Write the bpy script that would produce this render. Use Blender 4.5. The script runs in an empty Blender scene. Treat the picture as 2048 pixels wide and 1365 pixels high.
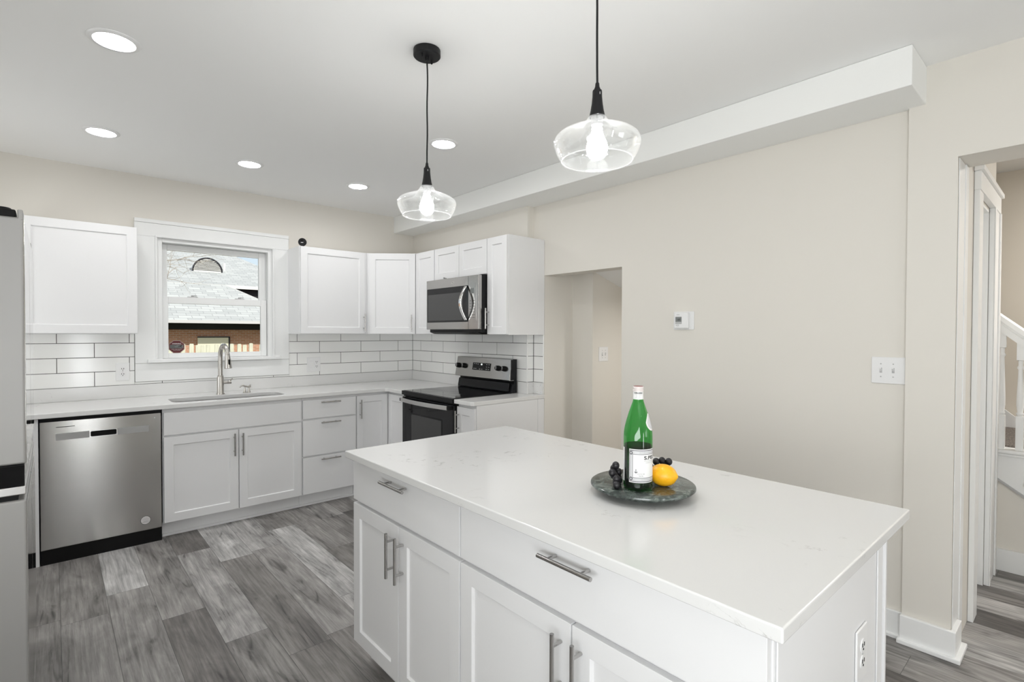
import bpy, bmesh, math, random
from mathutils import Vector, Matrix, Euler
PI = math.pi
SC = bpy.context.scene
COL = SC.collection
rnd = random.Random(7)

# ------------------------------------------------------------------ camera
YAW, PITCH, ROLL, FPX = 41.603, -0.893, 0.164, 1035.5
cam_d = bpy.data.cameras.new('camera')
cam = bpy.data.objects.new('camera', cam_d); COL.objects.link(cam)
y_, p_, r_ = math.radians(YAW), math.radians(PITCH), math.radians(ROLL)
Fv = Vector((math.sin(y_)*math.cos(p_), math.cos(y_)*math.cos(p_), math.sin(p_)))
Rv = Vector((math.cos(y_), -math.sin(y_), 0)); Uv = Rv.cross(Fv)
R2 = Rv*math.cos(r_) + Uv*math.sin(r_); U2 = -Rv*math.sin(r_) + Uv*math.cos(r_)
Mc = Matrix((R2, U2, -Fv)).transposed().to_4x4(); Mc.translation = Vector((-2.848, -4.783, 1.4035))
cam.matrix_world = Mc
cam_d.sensor_width = 36; cam_d.lens = FPX/2048*36; cam_d.clip_start = 0.02; cam_d.clip_end = 200
SC.camera = cam

# ------------------------------------------------------------------ view, world, sun, assumed daylight lamps
SC.view_settings.view_transform = 'Standard'; SC.view_settings.look = 'None'
SC.view_settings.gamma = 1; SC.view_settings.use_curve_mapping = False
SC.view_settings.exposure = 1.0
SC.cycles.max_bounces = 14; SC.cycles.diffuse_bounces = 7; SC.cycles.glossy_bounces = 5
SC.cycles.transmission_bounces = 12; SC.cycles.transparent_max_bounces = 16
SC.cycles.use_denoising = True
SC.cycles.caustics_reflective = False; SC.cycles.caustics_refractive = False
SC.cycles.sample_clamp_indirect = 6

w = bpy.data.worlds.new('world'); SC.world = w; w.use_nodes = True
nt = w.node_tree; bg = nt.nodes['Background']
sky = nt.nodes.new('ShaderNodeTexSky'); sky.sky_type = 'NISHITA'; sky.sun_disc = False
sky.sun_elevation = math.radians(32); sky.sun_rotation = math.radians(200)
sky.air_density = 1.0; sky.dust_density = 1.5
mixw = nt.nodes.new('ShaderNodeMixRGB'); mixw.inputs[0].default_value = .55; mixw.inputs[2].default_value = (5.6, 5.9, 6.4, 1)
nt.links.new(sky.outputs[0], mixw.inputs[1]); nt.links.new(mixw.outputs[0], bg.inputs[0]); bg.inputs[1].default_value = 0.075

def lamp(name, kind, loc, direction, energy, color=(1,1,1), **kw):
    d = bpy.data.lights.new(name, kind); d.energy = energy; d.color = color
    for k, v in kw.items(): setattr(d, k, v)
    o = bpy.data.objects.new(name, d); COL.objects.link(o); o.location = loc
    o.rotation_euler = Vector(direction).to_track_quat('-Z', 'Y').to_euler()
    return o
lamp('sun', 'SUN', (0, 0, 20), (-0.35, 0.78, -0.58), 1.9, (1, .94, .86), angle=math.radians(.6))
# assumed daylight: unseen area lamps added behind and beside the camera, no windows built
lamp('assumed_rear_fill', 'AREA', (-.62, -8.12, 1.45), (-.12, 1, .45), 10, (.94, .975, 1), shape='RECTANGLE', size=1.15, size_y=1.75)  # assumed lamp before a solid wall, added to light the room from behind
lamp('assumed_streak_lamp', 'AREA', (-2.42, -8.12, 1.15), (0, 1, .10), 11, (.94, .975, 1), shape='RECTANGLE', size=.15, size_y=1.95)  # assumed unseen strip lamp, added for the bright streak on the dishwasher door
lamp('assumed_side_fill', 'AREA', (-3.72, -5.2, 1.45), (1, .30, .60), 44, (.94, .975, 1), shape='RECTANGLE', size=1.9, size_y=1.6)  # assumed unseen lamp, tilted up to brighten the ceiling and island front
LENS_EMIT, BULB_EMIT = 50.0, 88.0
lamp('added_kitchen_side_fill', 'AREA', (-3.73, -1.02, 1.50), (1, -.05, .12), 5.6, (.96, .985, 1), shape='RECTANGLE', size=.85, size_y=.9)  # assumed, unseen source added to brighten the back corner of the kitchen

# ------------------------------------------------------------------ materials
MATS = {}
def mat(name, color=(.8,.8,.8), rough=.5, metal=0.0, spec=.5, **kw):
    m = bpy.data.materials.new(name); m.use_nodes = True
    b = m.node_tree.nodes['Principled BSDF']
    b.inputs['Base Color'].default_value = (*color, 1); b.inputs['Roughness'].default_value = rough
    b.inputs['Metallic'].default_value = metal; b.inputs['Specular IOR Level'].default_value = spec
    for k, v in kw.items(): b.inputs[k].default_value = v
    MATS[name] = m; return m
def N(m, t, **kw):
    n = m.node_tree.nodes.new(t)
    for k, v in kw.items():
        if hasattr(n, k): setattr(n, k, v)
        else: n.inputs[k].default_value = v
    return n
def L(m, a, b): m.node_tree.links.new(a, b)
def bsdf(m): return m.node_tree.nodes['Principled BSDF']
def ramp(m, stops):
    n = m.node_tree.nodes.new('ShaderNodeValToRGB'); e = n.color_ramp.elements
    while len(e) > 1: e.remove(e[-1])
    e[0].position, e[0].color = stops[0][0], (*stops[0][1], 1)
    for p, c in stops[1:]:
        x = e.new(p); x.color = (*c, 1)
    return n
def math_(m, op, a, b=None, c=None):
    n = m.node_tree.nodes.new('ShaderNodeMath'); n.operation = op
    for i, v in enumerate((a, b, c)):
        if v is None: continue
        if isinstance(v, (int, float)): n.inputs[i].default_value = v
        else: L(m, v, n.inputs[i])
    return n.outputs[0]
def paint(name, color, rough=.5, bump=.02, scale=180, spec=.3):
    m = mat(name, color, rough, spec=spec)
    tc = N(m, 'ShaderNodeTexCoord'); nz = N(m, 'ShaderNodeTexNoise', Scale=scale, Detail=3)
    bp = N(m, 'ShaderNodeBump', Strength=bump, Distance=.002)
    L(m, tc.outputs['Object'], nz.inputs['Vector']); L(m, nz.outputs['Fac'], bp.inputs['Height'])
    L(m, bp.outputs[0], bsdf(m).inputs['Normal']); return m
paint('wall_cream', (.725, .697, .644), .6, .06)
paint('wall_tan', (.70, .645, .56), .6, .05)
paint('ceiling_white', (.87, .87, .86), .7, .04)
paint('soffit_white', (.86, .865, .85), .6, .04)
paint('trim_white', (.84, .845, .84), .35, .015, 60)
paint('cabinet_white', (.78, .78, .785), .38, .01, 40, .4)
mat('cabinet_inside', (.55, .55, .55), .6)
mat('tile_white', (.86, .86, .845), .12, spec=.5)
mat('grout_dark', (.075, .072, .068), .9)
mat('plastic_white', (.80, .80, .80), .3)
mat('plastic_grey', (.45, .45, .45), .4)
mat('slot_dark', (.012, .012, .012), .6, spec=.1)
mat('black_plastic', (.007, .007, .007), .4, spec=.15)
mat('black_matte', (.010, .010, .011), .45, spec=.25)
mat('black_gloss', (.005, .005, .006), .06, spec=.35)
mat('black_enamel', (.008, .008, .009), .25, spec=.2)
mat('oven_glass', (.035, .035, .037), .12)
mat('oven_window', (.055, .055, .055), .2, spec=.3)
mat('micro_glass', (.075, .075, .075), .25, spec=.25)
mat('chrome', (.75, .75, .75), .12, 1)
mat('nickel', (.52, .50, .47), .27, 1)
mat('handle_metal', (.50, .49, .48), .25, 1)
mat('display_grey', (.16, .17, .165), .25)
mat('print_black', (.02, .02, .02), .6)
mat('print_grey', (.42, .42, .42), .6)
mat('print_white', (.72, .70, .70), .6)
mat('dark_gap', (.03, .03, .03), .8)

def steel(name, col, rough, aniso=.75, vert=False):
    m = mat(name, col, rough, 1.0)
    b = bsdf(m); b.inputs['Anisotropic'].default_value = aniso; b.inputs['Anisotropic Rotation'].default_value = .25
    tg = N(m, 'ShaderNodeTangent', direction_type='RADIAL', axis='Z'); L(m, tg.outputs[0], b.inputs['Tangent'])
    tc = N(m, 'ShaderNodeTexCoord'); mp = N(m, 'ShaderNodeMapping')
    mp.inputs['Scale'].default_value = (3, 3, 900) if not vert else (700, 700, 3)
    nz = N(m, 'ShaderNodeTexNoise', Scale=1.0, Detail=2); bp = N(m, 'ShaderNodeBump', Strength=.05, Distance=.001)
    L(m, tc.outputs['Object'], mp.inputs[0]); L(m, mp.outputs[0], nz.inputs['Vector'])
    L(m, nz.outputs['Fac'], bp.inputs['Height']); L(m, bp.outputs[0], b.inputs['Normal']); return m
steel('stainless', (.44, .43, .415), .19, .88)
steel('stainless_light', (.62, .61, .60), .28)
steel('fridge_steel', (.62, .62, .61), .07, 0)
mat('fridge_side', (.36, .355, .345), .5, .35)

def quartz():
    m = mat('quartz', (.8, .8, .79), .16)
    tc = N(m, 'ShaderNodeTexCoord')
    n1 = N(m, 'ShaderNodeTexNoise', Scale=5.5, Detail=9, Roughness=.62, Distortion=1.2)
    n2 = N(m, 'ShaderNodeTexNoise', Scale=3.0, Detail=2); n3 = N(m, 'ShaderNodeTexNoise', Scale=28, Detail=3)
    for n in (n1, n2, n3): L(m, tc.outputs['Object'], n.inputs['Vector'])
    r1 = ramp(m, [(.485, (0,0,0)), (.5, (1,1,1)), (.515, (0,0,0))]); L(m, n1.outputs['Fac'], r1.inputs[0])
    r2 = ramp(m, [(.55, (0,0,0)), (.68, (1,1,1))]); L(m, n2.outputs['Fac'], r2.inputs[0])
    r3 = ramp(m, [(.5, (0,0,0)), (.62, (1,1,1))]); L(m, n3.outputs['Fac'], r3.inputs[0])
    k = math_(m, 'MULTIPLY', math_(m, 'MULTIPLY', r1.outputs[0], r2.outputs[0]), r3.outputs[0])
    mx = N(m, 'ShaderNodeMixRGB'); mx.inputs[1].default_value = (.72, .718, .71, 1); mx.inputs[2].default_value = (.40, .39, .38, 1)
    L(m, k, mx.inputs[0]); L(m, mx.outputs[0], bsdf(m).inputs['Base Color'])
quartz()

def planks():
    m = mat('floor_planks', (.2, .2, .2), .42, spec=.35)
    W, LEN, X0 = .1845, 1.22, -2.829
    tc = N(m, 'ShaderNodeTexCoord'); sp = N(m, 'ShaderNodeSeparateXYZ'); L(m, tc.outputs['Object'], sp.inputs[0])
    u = math_(m, 'DIVIDE', math_(m, 'SUBTRACT', sp.outputs[0], X0), W)
    row = math_(m, 'FLOOR', u); fu = math_(m, 'FRACT', u)
    wn = N(m, 'ShaderNodeTexWhiteNoise', noise_dimensions='1D'); L(m, row, wn.inputs['W'])
    v = math_(m, 'ADD', math_(m, 'DIVIDE', sp.outputs[1], LEN), math_(m, 'MULTIPLY', wn.outputs[0], 7.31))
    col = math_(m, 'FLOOR', v); fv = math_(m, 'FRACT', v)
    cb = N(m, 'ShaderNodeCombineXYZ'); L(m, row, cb.inputs[0]); L(m, col, cb.inputs[1])
    w2 = N(m, 'ShaderNodeTexWhiteNoise', noise_dimensions='2D'); L(m, cb.outputs[0], w2.inputs['Vector'])
    idv = w2.outputs[0]
    def vec(sx, sy):
        c = N(m, 'ShaderNodeCombineXYZ')
        L(m, math_(m, 'MULTIPLY', sp.outputs[0], sx), c.inputs[0]); L(m, math_(m, 'MULTIPLY', sp.outputs[1], sy), c.inputs[1])
        L(m, math_(m, 'MULTIPLY', idv, 37.0), c.inputs[2]); return c.outputs[0]
    g1 = N(m, 'ShaderNodeTexNoise', Scale=1, Detail=6, Roughness=.65, Distortion=.4); L(m, vec(70, 3.2), g1.inputs['Vector'])
    g2 = N(m, 'ShaderNodeTexNoise', Scale=1, Detail=4, Roughness=.55, Distortion=1.0); L(m, vec(9, 2.6), g2.inputs['Vector'])
    g3 = N(m, 'ShaderNodeTexNoise', Scale=1, Detail=1.5, Distortion=.6); L(m, vec(6, .55), g3.inputs['Vector'])
    # cathedral grain: contour bands of a stretched noise field
    band = math_(m, 'ABSOLUTE', math_(m, 'SUBTRACT', math_(m, 'FRACT', math_(m, 'MULTIPLY', g3.outputs['Fac'], 13)), .5))
    bl = ramp(m, [(.0, (1,1,1)), (.14, (0,0,0))]); L(m, band, bl.inputs[0])
    bm = ramp(m, [(.36, (1,1,1)), (.47, (0,0,0))]); L(m, g2.outputs['Fac'], bm.inputs[0])
    line = math_(m, 'MULTIPLY', bl.outputs[0], bm.outputs[0])
    base = ramp(m, [(0, (.10, .093, .088)), (.22, (.16, .15, .143)), (.45, (.24, .23, .222)), (.7, (.30, .29, .283)), (1, (.42, .415, .41))])
    L(m, idv, base.inputs[0])
    tone = ramp(m, [(.28, (.58, .57, .565)), (.5, (.97, .96, .95)), (.72, (1.38, 1.37, 1.36))]); L(m, g2.outputs['Fac'], tone.inputs[0])
    fine = ramp(m, [(.32, (.62, .62, .62)), (.5, (1.0, 1.0, 1.0)), (.68, (1.35, 1.35, 1.35))]); L(m, g1.outputs['Fac'], fine.inputs[0])
    def mul(a, b):
        n = N(m, 'ShaderNodeMixRGB', blend_type='MULTIPLY'); n.inputs[0].default_value = 1
        L(m, a, n.inputs[1]); L(m, b, n.inputs[2]); return n.outputs[0]
    c = mul(mul(base.outputs[0], tone.outputs[0]), fine.outputs[0])
    d1 = N(m, 'ShaderNodeMixRGB'); d1.inputs[2].default_value = (.035, .032, .03, 1); L(m, c, d1.inputs[1]); L(m, math_(m, 'MULTIPLY', line, .75), d1.inputs[0])
    eu = math_(m, 'MINIMUM', fu, math_(m, 'SUBTRACT', 1, fu)); ev = math_(m, 'MULTIPLY', math_(m, 'MINIMUM', fv, math_(m, 'SUBTRACT', 1, fv)), LEN/W)
    ed = math_(m, 'LESS_THAN', math_(m, 'MINIMUM', eu, ev), .006)
    d2 = N(m, 'ShaderNodeMixRGB'); d2.inputs[2].default_value = (.03, .03, .03, 1); L(m, d1.outputs[0], d2.inputs[1]); L(m, math_(m, 'MULTIPLY', ed, .7), d2.inputs[0])
    L(m, d2.outputs[0], bsdf(m).inputs['Base Color'])
    bp = N(m, 'ShaderNodeBump', Strength=.12, Distance=.002); L(m, g1.outputs['Fac'], bp.inputs['Height']); L(m, bp.outputs[0], bsdf(m).inputs['Normal'])
planks()

def noise_mat(name, stops, scale, rough, detail=6, dist=1.0, stretch=(1,1,1), bump=0):
    m = mat(name, stops[0][1], rough)
    tc = N(m, 'ShaderNodeTexCoord'); mp = N(m, 'ShaderNodeMapping'); mp.inputs['Scale'].default_value = stretch
    nz = N(m, 'ShaderNodeTexNoise', Scale=scale, Detail=detail, Roughness=.65, Distortion=dist)
    L(m, tc.outputs['Object'], mp.inputs[0]); L(m, mp.outputs[0], nz.inputs['Vector'])
    r = ramp(m, stops); L(m, nz.outputs['Fac'], r.inputs[0]); L(m, r.outputs[0], bsdf(m).inputs['Base Color'])
    if bump:
        bp = N(m, 'ShaderNodeBump', Strength=bump, Distance=.004); L(m, nz.outputs['Fac'], bp.inputs['Height']); L(m, bp.outputs[0], bsdf(m).inputs['Normal'])
    return m
noise_mat('green_marble', [(.3, (.018, .022, .02)), (.48, (.06, .075, .068)), (.58, (.13, .155, .14)), (.75, (.30, .34, .31))], 26, .14, 8, 1.4)
noise_mat('lemon_peel', [(.3, (.90, .42, .008)), (.7, (.95, .50, .015))], 90, .38, 3, .3, bump=.15)
noise_mat('grape_skin', [(.3, (.005, .005, .006)), (.7, (.016, .014, .018))], 20, .42)
noise_mat('carpet', [(.35, (.06, .052, .045)), (.65, (.30, .26, .23))], 140, .95, 4, .5, bump=.8)
noise_mat('bark', [(.3, (.22, .18, .14)), (.7, (.58, .52, .44))], 30, .9)
noise_mat('fence_wood', [(.3, (.62, .62, .48)), (.7, (.82, .82, .66))], 12, .8, 4, .5, (6, 6, .6))
noise_mat('grass', [(.3, (.10, .12, .04)), (.7, (.26, .25, .10))], 9, .95, 6)

def brick(name, c1, c2, mo, bw, rh, ms, rough=.85, off=.5, bias=0.0, axes='XZ'):
    m = mat(name, c1, rough)
    tc = N(m, 'ShaderNodeTexCoord'); sp = N(m, 'ShaderNodeSeparateXYZ'); L(m, tc.outputs['Object'], sp.inputs[0])
    cb = N(m, 'ShaderNodeCombineXYZ'); L(m, sp.outputs['XYZ'.index(axes[0])], cb.inputs[0]); L(m, sp.outputs['XYZ'.index(axes[1])], cb.inputs[1])
    b = N(m, 'ShaderNodeTexBrick', offset=off); b.inputs['Scale'].default_value = 1
    b.inputs['Brick Width'].default_value = bw; b.inputs['Row Height'].default_value = rh
    b.inputs['Mortar Size'].default_value = ms; b.inputs['Bias'].default_value = bias
    b.inputs['Color1'].default_value = (*c1, 1); b.inputs['Color2'].default_value = (*c2, 1); b.inputs['Mortar'].default_value = (*mo, 1)
    L(m, cb.outputs[0], b.inputs['Vector']); L(m, b.outputs[0], bsdf(m).inputs['Base Color']); return m
brick('house_brick', (.58, .30, .19), (.46, .22, .13), (.60, .50, .42), .125, .042, .004)
brick('shingles', (.47, .49, .48), (.60, .62, .60), (.33, .34, .34), .26, .12, .006, .9, .37, -.1, 'XY')

def clear_glass(name, tint=(1,1,1), f0=.04, f1=.6, power=4, rough=.0, veil=0.0):
    """thin clear glass: see-through, reflecting more towards its edges; veil = faint diffuse white mixed in"""
    m = bpy.data.materials.new(name); m.use_nodes = True; t = m.node_tree; t.nodes.clear()
    out = t.nodes.new('ShaderNodeOutputMaterial'); mx = t.nodes.new('ShaderNodeMixShader')
    tr = t.nodes.new('ShaderNodeBsdfTransparent'); gl = t.nodes.new('ShaderNodeBsdfGlossy'); lw = t.nodes.new('ShaderNodeLayerWeight')
    tr.inputs[0].default_value = (*tint, 1); gl.inputs['Roughness'].default_value = rough; gl.inputs['Color'].default_value = (1, 1, 1, 1)
    lw.inputs['Blend'].default_value = .5
    fac = math_(m, 'MULTIPLY_ADD', math_(m, 'POWER', lw.outputs['Facing'], power), f1, f0)
    base = tr.outputs[0]
    if veil:
        df = t.nodes.new('ShaderNodeBsdfDiffuse'); tl = t.nodes.new('ShaderNodeBsdfTranslucent'); ad = t.nodes.new('ShaderNodeMixShader'); m2 = t.nodes.new('ShaderNodeMixShader')
        df.inputs[0].default_value = tl.inputs[0].default_value = (1, 1, 1, 1)
        L(m, df.outputs[0], ad.inputs[1]); L(m, tl.outputs[0], ad.inputs[2])
        L(m, math_(m, 'MULTIPLY_ADD', math_(m, 'POWER', lw.outputs['Facing'], 3), veil*6, veil), m2.inputs[0]); L(m, tr.outputs[0], m2.inputs[1]); L(m, ad.outputs[0], m2.inputs[2]); base = m2.outputs[0]
    L(m, fac, mx.inputs[0]); L(m, base, mx.inputs[1]); L(m, gl.outputs[0], mx.inputs[2]); L(m, mx.outputs[0], out.inputs[0])
    MATS[name] = m; return m
clear_glass('pane_glass', (.97, .98, .98), .0005, .4)
clear_glass('shade_glass', (.985, .99, .99), .06, .6, 3, .03, .006)  # slight milky white stands in for bulb light reflected inside the shade
clear_glass('rim_glass', (.98, .985, .985), .08, .6, 2, .05, .035)
clear_glass('green_glass', (.22, .72, .27), .05, .25, 3, .02, .01)
clear_glass('green_water', (.27, .37, .29), .02, .1, 3, .02)

def emit(name, color, s):
    m = bpy.data.materials.new(name); m.use_nodes = True; t = m.node_tree; t.nodes.clear()
    o = t.nodes.new('ShaderNodeOutputMaterial'); e = t.nodes.new('ShaderNodeEmission')
    e.inputs[0].default_value = (*color, 1); e.inputs[1].default_value = s; L(m, e.outputs[0], o.inputs[0]); MATS[name] = m; return m
emit('lens_light', (1, 1, 1), LENS_EMIT); emit('bulb_light', (1, .995, .985), BULB_EMIT); emit('digits_light', (.9, 1, .95), 1.2)

# ------------------------------------------------------------------ mesh helpers
class MB:
    """collects shapes and links them as one mesh object"""
    def __init__(s): s.bm = bmesh.new()
    def quad(s, pts):
        return s.bm.faces.new([s.bm.verts.new(p) for p in pts])
    def box(s, a, b):
        (x0,y0,z0),(x1,y1,z1) = [tuple(map(min, zip(a,b))), tuple(map(max, zip(a,b)))]
        v = [s.bm.verts.new(p) for p in ((x0,y0,z0),(x1,y0,z0),(x1,y1,z0),(x0,y1,z0),(x0,y0,z1),(x1,y0,z1),(x1,y1,z1),(x0,y1,z1))]
        for f in ((0,3,2,1),(4,5,6,7),(0,1,5,4),(1,2,6,5),(2,3,7,6),(3,0,4,7)): s.bm.faces.new([v[i] for i in f])
        return s
    def prism(s, poly, z0, z1, axis='Z'):
        """polygon in the plane across `axis`, extruded along it"""
        def P(a, b, c): return {'Z': (a,b,c), 'Y': (a,c,b), 'X': (c,a,b)}[axis]
        lo = [s.bm.verts.new(P(a,b,z0)) for a,b in poly]; hi = [s.bm.verts.new(P(a,b,z1)) for a,b in poly]
        n = len(poly)
        s.bm.faces.new(lo[::-1]); s.bm.faces.new(hi)
        for i in range(n): s.bm.faces.new((lo[i], lo[(i+1)%n], hi[(i+1)%n], hi[i]))
        return s
    def cyl(s, p0, p1, r0, r1=None, seg=20, cap=True):
        r1 = r0 if r1 is None else r1
        return s.tube([p0, p1], [r0, r1], seg, cap)
    def tube(s, pts, rad, seg=14, cap=True):
        pts = [Vector(p) for p in pts]; n = len(pts)
        if isinstance(rad, (int, float)): rad = [rad]*n
        rings = []; up = None
        for i, p in enumerate(pts):
            t = (pts[min(i+1, n-1)] - pts[max(i-1, 0)]).normalized()
            if up is None:
                up = Vector((0,0,1)) if abs(t.z) < .9 else Vector((1,0,0))
            a = t.cross(up)
            if a.length < 1e-6: a = t.cross(Vector((0,1,0)))
            a.normalize(); b = a.cross(t).normalized(); up = b
            rings.append([s.bm.verts.new(p + (a*math.cos(k*2*PI/seg) + b*math.sin(k*2*PI/seg))*rad[i]) for k in range(seg)])
        for i in range(n-1):
            for k in range(seg):
                s.bm.faces.new((rings[i][k], rings[i][(k+1)%seg], rings[i+1][(k+1)%seg], rings[i+1][k]))
        if cap: s.bm.faces.new(rings[0][::-1]); s.bm.faces.new(rings[-1])
        return s
    def lathe(s, prof, c=(0,0,0), seg=48, closed=False):
        """(radius, z) profile turned about a vertical axis"""
        rings = []
        for r, z in prof:
            if r < 1e-6: rings.append([s.bm.verts.new((c[0], c[1], c[2]+z))])
            else: rings.append([s.bm.verts.new((c[0]+r*math.cos(k*2*PI/seg), c[1]+r*math.sin(k*2*PI/seg), c[2]+z)) for k in range(seg)])
        pairs = list(zip(rings, rings[1:])) + ([(rings[-1], rings[0])] if closed else [])
        for A, B in pairs:
            for k in range(seg):
                a = A[k] if len(A) > 1 else A[0]; a2 = A[(k+1)%seg] if len(A) > 1 else A[0]
                b = B[k] if len(B) > 1 else B[0]; b2 = B[(k+1)%seg] if len(B) > 1 else B[0]
                vs = []
                for v in (a, a2, b2, b):
                    if v not in vs: vs.append(v)
                if len(vs) > 2: s.bm.faces.new(vs)
        return s
    def ball(s, c, r, sc=(1,1,1), seg=20, rot=None):
        M = Matrix.Translation(c) @ (rot.to_matrix().to_4x4() if rot else Matrix()) @ Matrix.Diagonal((r*sc[0], r*sc[1], r*sc[2], 1))
        bmesh.ops.create_uvsphere(s.bm, u_segments=seg, v_segments=seg//2+2, radius=1, matrix=M); return s
    def shaker(s, x0, z0, x1, z1, y=0.0, t=.019, rail=.056, rec=.009):
        """a framed door with a sunk flat panel; its face looks along -Y"""
        o = [(x0,z0),(x1,z0),(x1,z1),(x0,z1)]
        i1 = [(x0+rail,z0+rail),(x1-rail,z0+rail),(x1-rail,z1-rail),(x0+rail,z1-rail)]
        e = .004; i2 = [(x0+rail+e,z0+rail+e),(x1-rail-e,z0+rail+e),(x1-rail-e,z1-rail-e),(x0+rail+e,z1-rail-e)]
        V = lambda ps, yy: [s.bm.verts.new((a, yy, b)) for a, b in ps]
        B, A, I1, I2 = V(o, y+t), V(o, y), V(i1, y), V(i2, y+rec)
        s.bm.faces.new(B[::-1]); s.bm.faces.new(I2)
        for k in range(4):
            j = (k+1) % 4
            s.bm.faces.new((A[k],A[j],I1[j],I1[k])); s.bm.faces.new((I1[k],I1[j],I2[j],I2[k])); s.bm.faces.new((B[k],B[j],A[j],A[k]))
        return s
    def build(s, name, m, parent=None, bevel=0, seg=2, smooth=False, M=None):
        bm = s.bm
        if M is not None: bmesh.ops.transform(bm, matrix=M, verts=bm.verts)
        bmesh.ops.recalc_face_normals(bm, faces=bm.faces)
        me = bpy.data.meshes.new(name); bm.to_mesh(me); bm.free()
        me.materials.append(MATS[m] if isinstance(m, str) else m)
        o = bpy.data.objects.new(name, me); COL.objects.link(o)
        if smooth or bevel:
            for p in me.polygons: p.use_smooth = True
            me.set_sharp_from_angle(angle=math.radians(35))
        if bevel:
            b = o.modifiers.new('bevel', 'BEVEL'); b.width = bevel; b.segments = seg; b.limit_method = 'ANGLE'; b.angle_limit = math.radians(40); b.harden_normals = True
        if parent is not None: o.parent = parent
        return o
def tag(o, label, cat, group=None):
    o['label'] = label; o['category'] = cat
    if group: o['group'] = group
    return o
def thing(name, label, cat, loc=(0,0,0), rz=0, group=None):
    o = bpy.data.objects.new(name, None); COL.objects.link(o); o.empty_display_size = .05
    o.location = loc; o.rotation_euler = (0, 0, rz); return tag(o, label, cat, group)
def struct(o):
    o['kind'] = 'structure'; return o
def boolean(o, cutters):
    for c in cutters:
        b = o.modifiers.new('cut', 'BOOLEAN'); b.operation = 'DIFFERENCE'; b.solver = 'EXACT'; b.object = c
    dg = bpy.context.evaluated_depsgraph_get(); dg.update()
    me = bpy.data.meshes.new_from_object(o.evaluated_get(dg)); old = o.data; o.modifiers.clear(); o.data = me
    for c in cutters: bpy.data.objects.remove(c)
    return o
def text(name, body, size, m, parent, loc, rot=(PI/2,0,0), align='CENTER', wrap=None, bold=0.0, sx=1.0):
    """printed lettering as a thin mesh; wrap=(cx, cy, radius, angle) bends it round a vertical cylinder"""
    cu = bpy.data.curves.new(name, 'FONT'); cu.body = body; cu.size = size; cu.align_x = align; cu.align_y = 'CENTER'; cu.offset = bold
    if not wrap: cu.extrude = .0002
    tmp = bpy.data.objects.new(name+'_tmp', cu); COL.objects.link(tmp)
    dg = bpy.context.evaluated_depsgraph_get(); dg.update()
    me = bpy.data.meshes.new_from_object(tmp.evaluated_get(dg)); bpy.data.objects.remove(tmp)
    for v in me.vertices: v.co.x *= sx
    me.materials.clear(); me.materials.append(MATS[m])
    o = bpy.data.objects.new(name, me); COL.objects.link(o)
    if wrap:
        cx, cy, rad, ang = wrap
        for v in me.vertices:
            a = ang + v.co.x/rad
            v.co = Vector((cx + rad*math.cos(a), cy + rad*math.sin(a), loc[2] + v.co.y))
    else: o.location = loc; o.rotation_euler = rot
    o.parent = parent; return o

# ------------------------------------------------------------------ the room
CEIL = 2.585
XL, YR = -3.75, -8.15
struct(MB().box((XL-.2, YR-.2, -.08), (2.6, .3, 0)).build('floor', 'floor_planks'))
struct(MB().box((XL-.2, YR-.2, CEIL), (2.6, .3, CEIL+.15)).build('ceiling', 'ceiling_white'))
# back wall with the window opening
WX0, WX1, WZ0, WZ1 = -2.246, -1.407, 1.175, 2.132
b = MB()
b.box((XL-.2, 0, 0), (WX0, .16, CEIL)); b.box((WX1, 0, 0), (.9, .16, CEIL)); b.box((WX0, 0, 0), (WX1, .16, WZ0)); b.box((WX0, 0, WZ1), (WX1, .16, CEIL))
struct(b.build('wall_back', 'wall_cream'))
struct(MB().box((XL-.2, YR-.2, 0), (XL, 0, CEIL)).build('wall_left', 'wall_cream'))
struct(MB().box((XL, YR-.2, 0), (2.6, YR, CEIL)).build('wall_rear', 'wall_cream'))
# range wall stands 7 cm proud of the long right wall
DY0, DY1, DZ = -1.885, -2.628, 1.8587
XM = .07
b = MB().box((0, 0, 0), (XM+.126, -1.76, CEIL))
b.box((XM, -1.76, 0), (XM+.126, DY0, CEIL)); b.box((XM, DY0, DZ), (XM+.126, DY1, CEIL)); b.box((XM, DY1, 0), (XM+.126, -4.2125, CEIL))
struct(b.build('wall_right', 'wall_cream'))
# thicker wall with the wide cased opening to the stair hall
b = MB().box((.046, -4.2125, 0), (.273, -4.385, CEIL)); b.box((.046, -4.385, 2.162), (.273, -5.9, CEIL)); b.box((.046, -5.9, 0), (.273, YR, CEIL))
struct(b.build('wall_right_pier', 'wall_cream'))
struct(MB().box((-.2241, -.001, 2.4193), (.069, -4.2744, CEIL-.001)).build('ceiling_soffit', 'soffit_white', bevel=.004))
# little hall seen through the low doorway
b = MB()
b.box((.196, -1.80, 0), (.40, -1.885, CEIL)); b.box((.40, -1.80, 0), (.55, -2.1, CEIL)); b.box((.55, -1.80, 0), (1.4, -2.1, CEIL))
b.box((1.4, -1.8, 0), (1.5, -4.2, CEIL))
struct(b.build('wall_hall', 'wall_cream'))
b = MB(); b.prism([(.197, 1.962), (1.4, 1.60), (1.4, 1.66), (.197, 2.02)], -1.886, -4.2, 'Y')
struct(b.build('ceiling_hall', 'ceiling_white'))
# stair hall: shell, and the closet wall seen edge on
struct(MB().box((2.35, YR, 0), (2.6, 0, CEIL)).build('wall_stair', 'wall_tan'))
CX0, CX1, CZ = .60, 1.035, 2.085
b = MB().box((.274, -4.385, 0), (CX0, -4.27, CEIL)); b.box((CX1, -4.385, 0), (1.30, -4.27, CEIL)); b.box((CX0, -4.385, CZ), (CX1, -4.27, CEIL))
struct(b.build('wall_closet', 'wall_cream'))
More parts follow.
